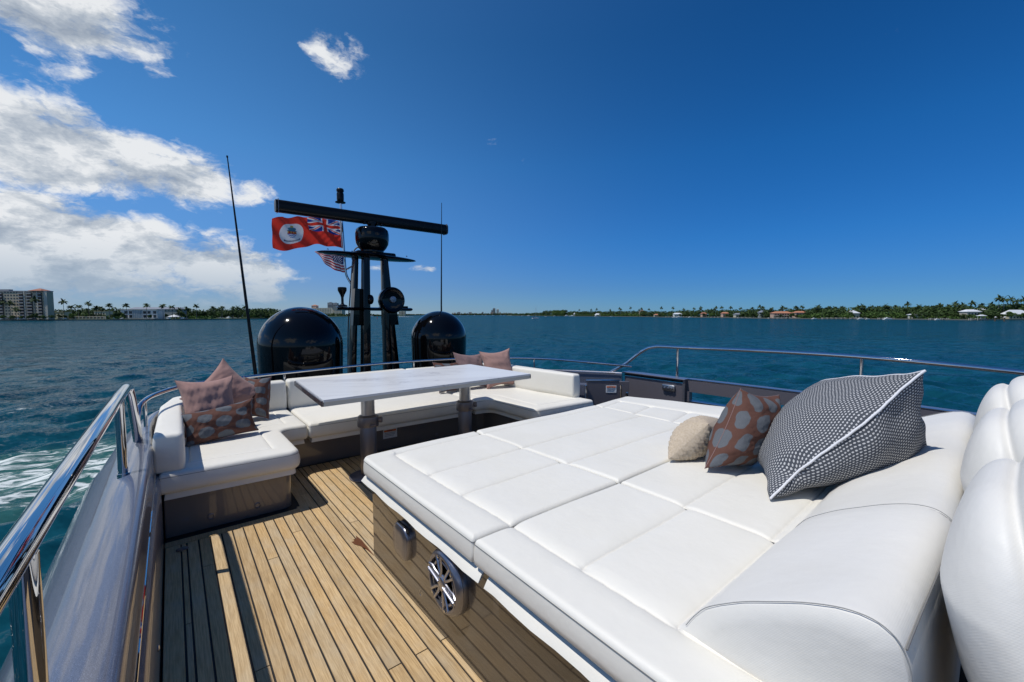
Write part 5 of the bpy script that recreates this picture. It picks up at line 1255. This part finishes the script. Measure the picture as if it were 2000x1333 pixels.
class House:
    """local frame: x to the right as seen from the water, y away from it, z up from the ground"""
    def __init__(s, u, zc, label, name='house', cat='house', turn=0.0, base=1.25, group=None):
        p = bearing_pt(u, zc, base); s.root = empty(name, tuple(p), label, cat, group); s.root.rotation_euler = (0, 0, -YAW + turn)
    def box(s, nm, x, y, z, w_, d_, h_, mat, parent=None):
        o = bpy.data.objects.new(nm, wmesh(w_, d_, h_, mat)); COL.objects.link(o); o.parent = parent or s.root; o.location = (x, y, z + h_ / 2); return o
    def hip(s, nm, x, y, z, w_, d_, h_, mat, rid=.5, over=.6):
        W_, D_ = w_ / 2 + over, d_ / 2 + over; r = max(0, W_ - D_) * 1.0 + .01 if rid is None else W_ * rid
        g = Geo().add([(-W_, -D_, 0), (W_, -D_, 0), (W_, D_, 0), (-W_, D_, 0), (-r, 0, h_), (r, 0, h_), (-W_, -D_, -.25), (W_, -D_, -.25), (W_, D_, -.25), (-W_, D_, -.25)],
                      [(0, 1, 5, 4), (1, 2, 5), (2, 3, 4, 5), (3, 0, 4), (6, 7, 1, 0), (7, 8, 2, 1), (8, 9, 3, 2), (9, 6, 0, 3), (9, 8, 7, 6)])
        me = g.mesh(nm); me.materials.append(M[mat]); o = bpy.data.objects.new(nm, me); COL.objects.link(o); o.parent = s.root; o.location = (x, y, z); return o
    def windows(s, xs_, zs_, w_, h_, y=0.0, mat='glass', parent=None):
        for x in xs_:
            for z in zs_: s.box('window', x, y, z, w_, .12, h_, mat, parent)
# tall condominium at the far left
H = House(30, 455, 'nine storey beige apartment block with dark balcony stacks and a red hipped tower roof', 'apartment_building', 'apartment block', turn=.0)
px = 455 / F_PX
def X(u): return (u * .91 - 30) * px
HT = 29.8; FL = 3.3
H.box('wall', X(10), 4, 0, X(104) - X(-84), 6, HT, 'wall_beige')
H.box('parapet', X(10), 3.9, HT, X(104) - X(-84) + .6, 6.6, .9, 'wall_grey')
fl = [1.0 + FL * k for k in range(9)]
for (a, b) in ((-60, -50), (-5, 9), (43, 54), (60, 72), (84, 93)):
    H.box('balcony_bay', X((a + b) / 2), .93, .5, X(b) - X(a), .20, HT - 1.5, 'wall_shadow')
    for z in fl:
        sl = H.box('balcony', X((a + b) / 2), .35, z - .3, X(b) - X(a), 1.4, .28, 'wall_beige')
        H.box('balcony_rail', X((a + b) / 2), -.30, z - .02, X(b) - X(a), .08, .95, 'wall_grey')
H.windows([X(q_) for q_ in (14, 20, 26.5, 33, 39)], [z + .9 for z in fl], 1.75, 1.45, .96)
H.windows([X(q_) for q_ in (76, 80, 96.5, 100)], [z + .9 for z in fl], 1.2, 1.4, .96)
H.windows([X(q_) for q_ in (-45, -35, -25, -15)], [z + .9 for z in fl], 1.75, 1.45, .96)
for q_ in (55.5, 83): H.box('pier', X(q_), .75, 0, 1.3, .9, HT, 'wall_cream')
H.box('end_wall', X(100), .9, 0, 3.4, .3, HT, 'wall_cream')
H.hip('tower_roof', X(83), 4, HT + .9, 13, 10, 2.6, 'roof_red', .15)
H.box('penthouse', X(0), 4, HT + .9, 20, 4, 1.6, 'wall_grey')
H.box('entrance_canopy', X(28), -2, 2.6, 12, 4, .4, 'wall_white')
H = House(115, 492, 'low cream house with small square windows right of the tall block')
H.box('wall', 0, 5, 0, 13, 9, 8.0, 'wall_cream'); H.windows([-4, 0, 4], [1.8, 5.2], 1.3, 1.3, .48); H.box('parapet', 0, 4.9, 8, 13.4, 9.4, .5, 'wall_beige')
H = House(196, 505, 'cream house with a flat roof behind the palms, left of the white office')
H.box('wall', 0, 5, 0, 14, 9, 9.0, 'wall_cream'); H.windows([-4.5, -1.5, 1.5, 4.5], [2, 5.6], 1.4, 1.5, .48); H.box('parapet', 0, 4.9, 9, 14.4, 9.4, .5, 'wall_beige')
H = House(170, 476, 'long low beige boundary wall with dark openings above the lawn', 'boundary_wall', 'wall')
H.box('wall', 0, 0, 0, 44, .5, 3.4, 'wall_beige')
for k in range(11): H.box('pillar', -20 + 4 * k, -.35, 0, .5, .4, 3.7, 'wall_cream')
for k in range(10): H.box('panel', -18 + 4 * k, -.28, .9, 2.6, .1, 1.6, 'wall_shadow')
H = House(272, 500, 'white two storey office building with pale blue glass and dark square bays', 'office_building', 'office building')
px = 500 / F_PX; XX = lambda u: (u - 272) * px
H.box('wall', 0, 6, 0, XX(308) - XX(237), 11, 11.2, 'wall_white'); H.box('roof_slab', 0, 5.7, 11.2, XX(308) - XX(237) + 1.4, 12.4, .5, 'wall_white')
H.box('curtain_wall', XX(269), .42, 1.2, XX(279) - XX(259), .2, 9.0, 'glass_blue')
for k in range(6): H.box('mullion', XX(259) + 2.1 * (k + .4), .26, 1.2, .18, .14, 9.0, 'wall_white')
H.windows([XX(247), XX(256)], [1.6, 6.2], 3.6, 3.2, .42); H.windows([XX(283.5), XX(292), XX(303)], [1.6, 6.2], 3.6, 3.2, .42)
H.box('terrace', 0, -3, 0, 46, 5, .9, 'wall_grey')
H = House(300, 560, 'long grey low pitched roof behind the white office', 'warehouse', 'building')
H.box('wall', 0, 8, 0, 66, 14, 12.5, 'wall_grey'); H.hip('roof', 0, 8, 12.5, 66, 14, 2.6, 'roof_grey', .9)
H.windows([-30 + 4.6 * k for k in range(14)], [9.8], 1.4, .9, .9, 'glass')
for k, (u, zc, c) in enumerate(((341, 512, 'white pointed party tent among the palms on the left bank'),)):
    H = House(u, zc, c, 'tent', 'tent')
    H.hip('canopy', 0, 0, 2.6, 9, 7, 2.6, 'roof_white', .08)
    for sx_ in (-1, 1):
        for sy_ in (-1, 1): H.box('pole', sx_ * 4.3, sy_ * 3.3, 0, .15, .15, 2.6, 'wall_white')
# cars and vans parked on the left bank
def car(u, zc, lab, col_, van=False):
    H = House(u, zc, lab, 'parked_car', 'car', group='vehicles parked along the left bank'); h_ = .9 if not van else 1.2
    H.box('body', 0, 0, .35, 4.3, 1.8, h_ * .75, col_); H.box('cabin', -.2 if not van else .3, 0, .35 + h_ * .75, 2.3 if not van else 3.6, 1.6, .55 if not van else .8, col_)
    H.box('window', -.2 if not van else .3, -.82, .42 + h_ * .75, 1.9 if not van else 2.8, .06, .36, 'glass')
    for x_ in (-1.35, 1.35): H.box('wheel', x_, -.85, 0, .65, .22, .65, 'wall_shadow')
for u, zc, lab, c_, vv_ in ((4, 448, 'white car at the left edge, first of the row below the tall block', 'boat_white', 0), (15, 448, 'silver car second in the row below the tall block', 'wall_grey', 0), (36, 449, 'white van in the row below the tall block', 'boat_white', 1), (46, 449, 'white car at the right end of the row below the tall block', 'boat_white', 0),
                       (68, 450, 'dark car at the foot of the dark balconies', 'hull_navy', 0), (119, 466, 'silver car by the low cream house', 'wall_grey', 0), (127, 467, 'pale car just right of the low cream house', 'boat_white', 0), (225, 480, 'white van left of the white office', 'boat_white', 1), (237, 482, 'white car below the left bays of the office', 'boat_white', 0),
                       (330, 500, 'white van below the party tent', 'boat_white', 1), (357, 510, 'white truck right of the party tent', 'boat_white', 1), (364, 512, 'pale car right of the white truck', 'wall_grey', 0)):
    car(u, zc, lab, c_, bool(vv_))
# distant blocks beyond the dome and mast
H = House(630, 1560, 'long cream hotel block with a stepped roof seen above the big dome', 'hotel', 'hotel'); k_ = 1560 / F_PX
H.box('wall', 0, 20, 0, 40 * k_, 30, hgt(602, 1560), 'wall_cream'); H.box('wing', 30 * k_, 18, 0, 16 * k_, 34, hgt(600, 1560), 'wall_cream'); H.box('tower', -19 * k_, 22, 0, 9 * k_, 20, hgt(597.5, 1560), 'stucco_pink'); H.hip('tower_roof', -19 * k_, 22, hgt(597.5, 1560), 9 * k_, 20, 4, 'roof_orange', .1)
H.windows([(-17 + 3.2 * k) * k_ for k in range(11)], [3 + 5.2 * j for j in range(5)], 2.6, 2.6, 4.9); H.windows([(24.5 + 2.7 * k) * k_ for k in range(5)], [3 + 5.2 * j for j in range(6)], 2.4, 2.6, .9)
for u, w_, v, zc, mt, lab in ((645, 9, 591.5, 2300, 'wall_grey', 'hazy blue grey tower left of the gps cup behind the hotel'), (655, 9, 592.5, 2300, 'wall_grey', 'second hazy blue grey tower directly left of the lower mast shelf'), (782, 6, 605, 2600, 'wall_cream', 'far beige block right of the mast shelf'), (789, 5, 607, 2600, 'wall_cream', 'lower far block right of the beige one'),
                              (965, 5, 602.5, 3700, 'wall_grey', 'tallest far tower on the horizon right of the second dome'), (972, 5, 604, 3700, 'wall_white', 'second far tower on the horizon right of the second dome'), (961, 3, 606, 3700, 'wall_grey', 'slim far tower left of the tallest one')):
    H = House(u, zc, lab, 'tower_block', 'tower block'); k_ = zc / F_PX; hh = hgt(v, zc)
    H.box('wall', 0, 12, 0, w_ * k_, 20, hh, mt); n_ = int(hh / 7)
    H.windows([0], [4 + 7 * j for j in range(max(1, n_ - 1))], w_ * k_ * .86, 2.6, 1.9)
    H.box('roof_plant', 0, 12, hh, w_ * k_ * .4, 8, 3, mt)
rq = random.Random(9)
for k in range(26):
    u = 884 + k * 4.6 + rq.uniform(-1.5, 1.5); zc = 3560; hh = rq.uniform(14, 27); k_ = zc / F_PX
    H = House(u, zc, 'tiny pale building in the row on the far horizon', 'far_building', 'building', group='row of far buildings on the horizon')
    H.box('wall', 0, 8, 0, rq.uniform(2.0, 4.2) * k_, 14, hh, rq.choice(['wall_cream', 'wall_white', 'stucco_pink', 'wall_grey']))
# houses on the right bank
def villa(u0, u1, vt, vr, lab, wall, roof, storeys=2, zadd=14, arches=0, rid=.55):
    u = (u0 + u1) / 2; zc = rs_z(u) + zadd; k_ = zc / F_PX; W_ = (u1 - u0) * k_; he = hgt(vr, zc) - 1.25; ht = hgt(vt, zc) - 1.25
    H = House(u, zc, lab, 'villa', 'villa'); H.box('wall', 0, 5, 0, W_ * .92, 9, he, wall); H.hip('roof', 0, 5, he, W_ * .92, 9, max(.8, ht - he), roof, rid, .8)
    n_ = max(2, int(W_ / 4.2)); H.windows([(-.42 + .84 * (k + .5) / n_) * W_ for k in range(n_)], [.8 + (he - .5) / storeys * j for j in range(storeys)], 1.9, min(2.0, he / storeys * .6), .47)
    return H, W_, he
H, W_, he = villa(1509, 1549, 608, 611.5, 'orange tiled mansion with arched cream front on the right bank', 'stucco_pink', 'roof_orange', 2)
for k in range(7): H.box('column', -W_ * .42 + k * W_ * .14, -1.4, 0, .5, .5, 3.2, 'wall_cream')
H.box('loggia', 0, -.6, 3.2, W_ * .92, 2.4, .5, 'wall_cream')
villa(1553, 1578, 607.5, 610.5, 'lower orange roofed wing right of the mansion, with a white awning', 'stucco_pink', 'roof_orange', 2, 20)
villa(1658, 1679, 605.5, 611.5, 'house under a pale grey pyramid roof among dark trees', 'wall_cream', 'roof_white', 1, 22, rid=.08)
villa(1783, 1801, 612.5, 614.5, 'low white villa half hidden by hedges', 'wall_white', 'roof_white', 1, 16)
villa(1887, 1916, 604.3, 608.5, 'white villa under a broad hipped white roof', 'wall_cream', 'roof_white', 2, 16)
villa(1908, 1932, 601.3, 605, 'upper white roof rising behind the broad hipped one', 'wall_cream', 'roof_white', 2, 26)
villa(1968, 2012, 605, 613.5, 'white villa with a sloping roof cut by the right edge', 'wall_cream', 'roof_white', 1, 14)
villa(1411, 1424, 609.5, 612, 'pink house with a terracotta roof by the water', 'stucco_pink', 'roof_orange', 1, 14)
villa(1371, 1380, 609.8, 613, 'small pink house left of the long white dock', 'stucco_pink', 'roof_red', 1, 14)
villa(1278, 1292, 613, 615, 'low orange roofed house with arches on the far right bank', 'wall_cream', 'roof_orange', 1, 12)
villa(1249, 1260, 604.5, 609, 'brown thatched looking roof above the trees', 'wall_beige', 'roof_brown', 1, 34, rid=.1)
villa(1485, 1500, 606.5, 610, 'grey roofed house at the left of the orange mansion', 'wall_grey', 'roof_grey', 1, 26)
villa(1436, 1452, 611.5, 614, 'cream house with a grey roof left of the orange mansion', 'wall_cream', 'roof_grey', 1, 14)
villa(1162, 1174, 612, 615, 'white house behind the moored yachts', 'wall_white', 'roof_white', 1, 12)
villa(1120, 1130, 611, 613.5, 'small white house above the first white motor yacht', 'wall_white', 'roof_white', 1, 16)
villa(1316, 1332, 611, 613.5, 'white long roofed house left of the docks', 'wall_white', 'roof_white', 1, 12)
# ------------------------------------------------------------------ boats
def boat_mesh(L, B_, Hh):
    v = []; n_ = 9
    for i in range(n_):
        t_ = i / (n_ - 1); x = -L / 2 + L * t_; w_ = B_ / 2 * (1 - max(0, t_ - .45) ** 2 * 3.0); sh = Hh * (1 + .35 * t_ ** 2)
        v += [(x, -max(w_, .05), sh), (x, -max(w_ * .75, .04), 0), (x, 0, -.4), (x, max(w_ * .75, .04), 0), (x, max(w_, .05), sh)]
    f = [(i * 5 + k, i * 5 + k + 1, (i + 1) * 5 + k + 1, (i + 1) * 5 + k) for i in range(n_ - 1) for k in range(5 - 1)] + [(i * 5 + 4, i * 5, (i + 1) * 5, (i + 1) * 5 + 4) for i in range(n_ - 1)] + [(0, 4, 3, 2, 1)]
    return mk('hull', v, f)
def motor_yacht(u, zc, L, lab, turn=0.0, decks=2, hull='boat_white', grp=None):
    H = House(u, zc, lab, 'motor_yacht', 'boat', turn, 0.0, grp); me = boat_mesh(L, L * .28, L * .10); me.materials.append(M[hull]); o = obj('hull', me, None, H.root, smooth=False, world=False)
    z = L * .11; w_ = L * .52
    for k in range(decks):
        c_ = H.box('cabin', -L * .05 - k * L * .06, 0, z, w_, L * .19, L * .085, 'boat_white'); H.box('window', -L * .05 - k * L * .06, -L * .097, z + L * .03, w_ * .86, .06, L * .035, 'glass'); z += L * .085; w_ *= .62
    H.box('radar_arch', -L * .12, 0, z, L * .03, L * .12, L * .07, 'boat_white'); return H
H = House(1046, 650, 'white sailing yacht at anchor with a tall bare mast off the right bank', 'sailing_yacht', 'sailboat', .35, 0.0)
me = boat_mesh(11, 3.2, 1.15); me.materials.append(M['boat_white']); obj('hull', me, None, H.root, smooth=False, world=False)
H.box('cabin', -.3, 0, 1.2, 4.6, 1.8, .6, 'boat_white'); H.box('window', -.3, -.92, 1.35, 3.4, .06, .25, 'glass'); H.box('dodger', -3.2, 0, 1.3, 1.4, 2.0, 1.2, 'canvas_blue')
Geo().tube([(.4, 0, 1.2), (.4, 0, 19.5)], [.13, .08], 6).obj('mast', M['greytube'], H.root, world=False); Geo().tube([(.4, 0, 2.6), (-4.2, 0, 2.7)], .16, 6).obj('boom', M['canvas_blue'], H.root, world=False)
for a, b in (((.4, 0, 19.3), (5.3, 0, 1.5)), ((.4, 0, 19.3), (-5.3, 0, 1.4)), ((.4, 0, 18), (.2, 1.5, 1.3)), ((.4, 0, 18), (.2, -1.5, 1.3))): Geo().tube([a, b], .03, 4).obj('stay', M['greytube'], H.root, world=False)
for u, zc, L, lab, tn, dk, hl in ((1107, 1500, 17, 'white motor yacht below the rounded green tree, larger of two', .1, 2, 'boat_white'), (1116, 1480, 15, 'white motor yacht just right of the larger one', 3.0, 2, 'boat_white'), (1165, 1330, 13, 'white cabin cruiser in the middle of the right bank', .2, 2, 'boat_white'), (1171, 1340, 11, 'dark hulled cruiser beside the white cabin cruiser', 2.9, 1, 'hull_navy'),
                      (1194, 1250, 9, 'small white cruiser lying alone near the bank', .1, 1, 'boat_white'), (1083, 1550, 11, 'small white boat left of the two motor yachts', .3, 1, 'boat_white'), (1066, 1200, 7, 'small white boat right of the sailing yacht', .2, 1, 'boat_white'), (1021, 1700, 11, 'small pale boat left of the sailing yacht', .1, 1, 'boat_white'), (1032, 1750, 13, 'small white boat directly left of the sailing yacht', 2.8, 1, 'boat_white'),
                      (1327, 900, 13, 'white cruiser moored at the long dock', .1, 1, 'boat_white'), (1317, 905, 9, 'smaller white boat left of the moored cruiser', 2.9, 1, 'boat_white'), (1348, 890, 9, 'white boat on a lift by the docks', .2, 1, 'boat_white'), (1733, 545, 12, 'white cruiser moored before the bright green tree', .1, 1, 'boat_white'), (1694, 575, 6, 'small white boat left of the moored cruiser at the green tree', 0, 1, 'boat_white'),
                      (1680, 578, 9, 'white boat on a lift left of the bright green tree', .1, 1, 'boat_white'), (1590, 600, 8, 'white boat at the dock right of the orange mansion', .1, 1, 'boat_white'), (1830, 505, 7, 'low white boat at the dock left of the hipped roof villa', .1, 1, 'boat_white'), (433, 600, 11, 'white boat moored in the small marina on the left bank', .1, 1, 'boat_white'), (446, 602, 12, 'second white boat of the small marina', 2.9, 2, 'boat_white'), (459, 604, 9, 'third white boat of the small marina', .1, 1, 'boat_white'),
                      (711, 1350, 12, 'white boat seen between the legs of the mast', .1, 1, 'boat_white'), (726, 1380, 14, 'white boat right of the mast leg near the red marker', .1, 1, 'boat_white')):
    motor_yacht(u, zc, L, lab, tn, dk, hl)
for k in range(9):
    motor_yacht(899 + k * 12.3 + (k * 37 % 7), 2700 + (k * 83 % 300), 16, 'tiny white boat moored in the far anchorage', (k % 3) * .2, 1, 'boat_white', 'tiny boats in the far anchorage')
sp = motor_yacht(776, 1150, 10, 'white speedboat running with a foaming wake right of the mast', .2, 1)
wk = Geo(); N = 26; v = []
for i in range(N):
    t_ = i / (N - 1); x = 2 + 42 * t_; w_ = 1.2 + 2.2 * t_; hh = .75 * (1 - t_) + .1
    for b in (-1, -.5, 0, .5, 1): v.append((x, b * w_, hh * (1 - .6 * abs(b)) * (.7 + .3 * sin(i * 2.3 + b * 5))))
wk.add(v, [(i * 5 + k, i * 5 + k + 1, (i + 1) * 5 + k + 1, (i + 1) * 5 + k) for i in range(N - 1) for k in range(4)])
o = wk.obj('boat_wake', M['boat_white'], smooth=True); o.location = bearing_pt(778, 1150); o.rotation_euler = (0, 0, -YAW); o['kind'] = 'stuff'; o['label'] = 'white foam behind the speedboat'
# docks and piles
def dock(u0, u1, zc_off, lab, h_=1.6, roof=False):
    u = (u0 + u1) / 2; zc = rs_z(u) - zc_off; k_ = zc / F_PX; W_ = (u1 - u0) * k_; H = House(u, zc, lab, 'dock', 'dock', base=0.0)
    H.box('walkway', 0, 0, h_ - .25, W_, 2.2, .25, 'wall_white'); n_ = max(3, int(W_ / 3.2))
    for k in range(n_ + 1):
        for y_ in (-1.2, 1.2): H.box('pile', -W_ / 2 + W_ * k / n_, y_, -1, .35, .35, h_ + 1.9, 'pile_wood' if k % 2 else 'wall_cream')
    if roof:
        H.hip('shelter_roof', W_ * .2, 0, 5.2, 6, 4, 1.2, 'roof_white', .3)
        for a in (-1, 1):
            for b in (-1, 1): H.box('shelter_post', W_ * .2 + a * 2.6, b * 1.6, h_, .2, .2, 3.6, 'wall_white')
for u0, u1, lab, rf in ((1300, 1360, 'long white dock with many piles on the right bank', 0), (1388, 1425, 'dock below the pink terracotta house', 0), (1440, 1480, 'white balustraded dock left of the orange mansion', 0), (1500, 1560, 'dock along the seawall before the orange mansion', 0), (1605, 1650, 'dock with boat lifts below the dark hedge', 0), (1660, 1690, 'dock below the pale pyramid roof', 0), (1715, 1745, 'dock before the bright green tree', 0), (1815, 1850, 'low dock left of the hipped white villa', 0), (1893, 1925, 'dock with a small roofed shelter before the hipped white villa', 1), (425, 470, 'marina dock on the left bank', 0)):
    if u0 == 425:
        _r = RS; RS = [(0, 610), (2000, 610)]; dock(u0, u1, 4, lab, 1.4); RS = _r
    else: dock(u0, u1, 5, lab, 1.6, bool(rf))
for u, zc, lab in ((1943, 415, 'left of two dark mooring piles with a white cap near the right edge'), (1961, 405, 'right of two dark mooring piles with a white cap near the right edge')):
    H = House(u, zc, lab, 'mooring_pile', 'pile', base=0.0)
    for dx in (-.35, 0, .35): H.box('pile', dx, (dx * 2) % .6, -1, .4, .4, 5.0, 'pile_wood')
    H.hip('cap', 0, 0, 4.0, 1.0, .9, .7, 'boat_white', .1, .1)
H = House(737, 560, 'red channel marker standing in the water between the mast legs', 'channel_marker', 'marker', base=0.0)
H.box('post', 0, 0, -1, .25, .25, 3.4, 'marker_red'); H.box('board', 0, 0, 2.2, 1.0, .12, 1.0, 'marker_red')
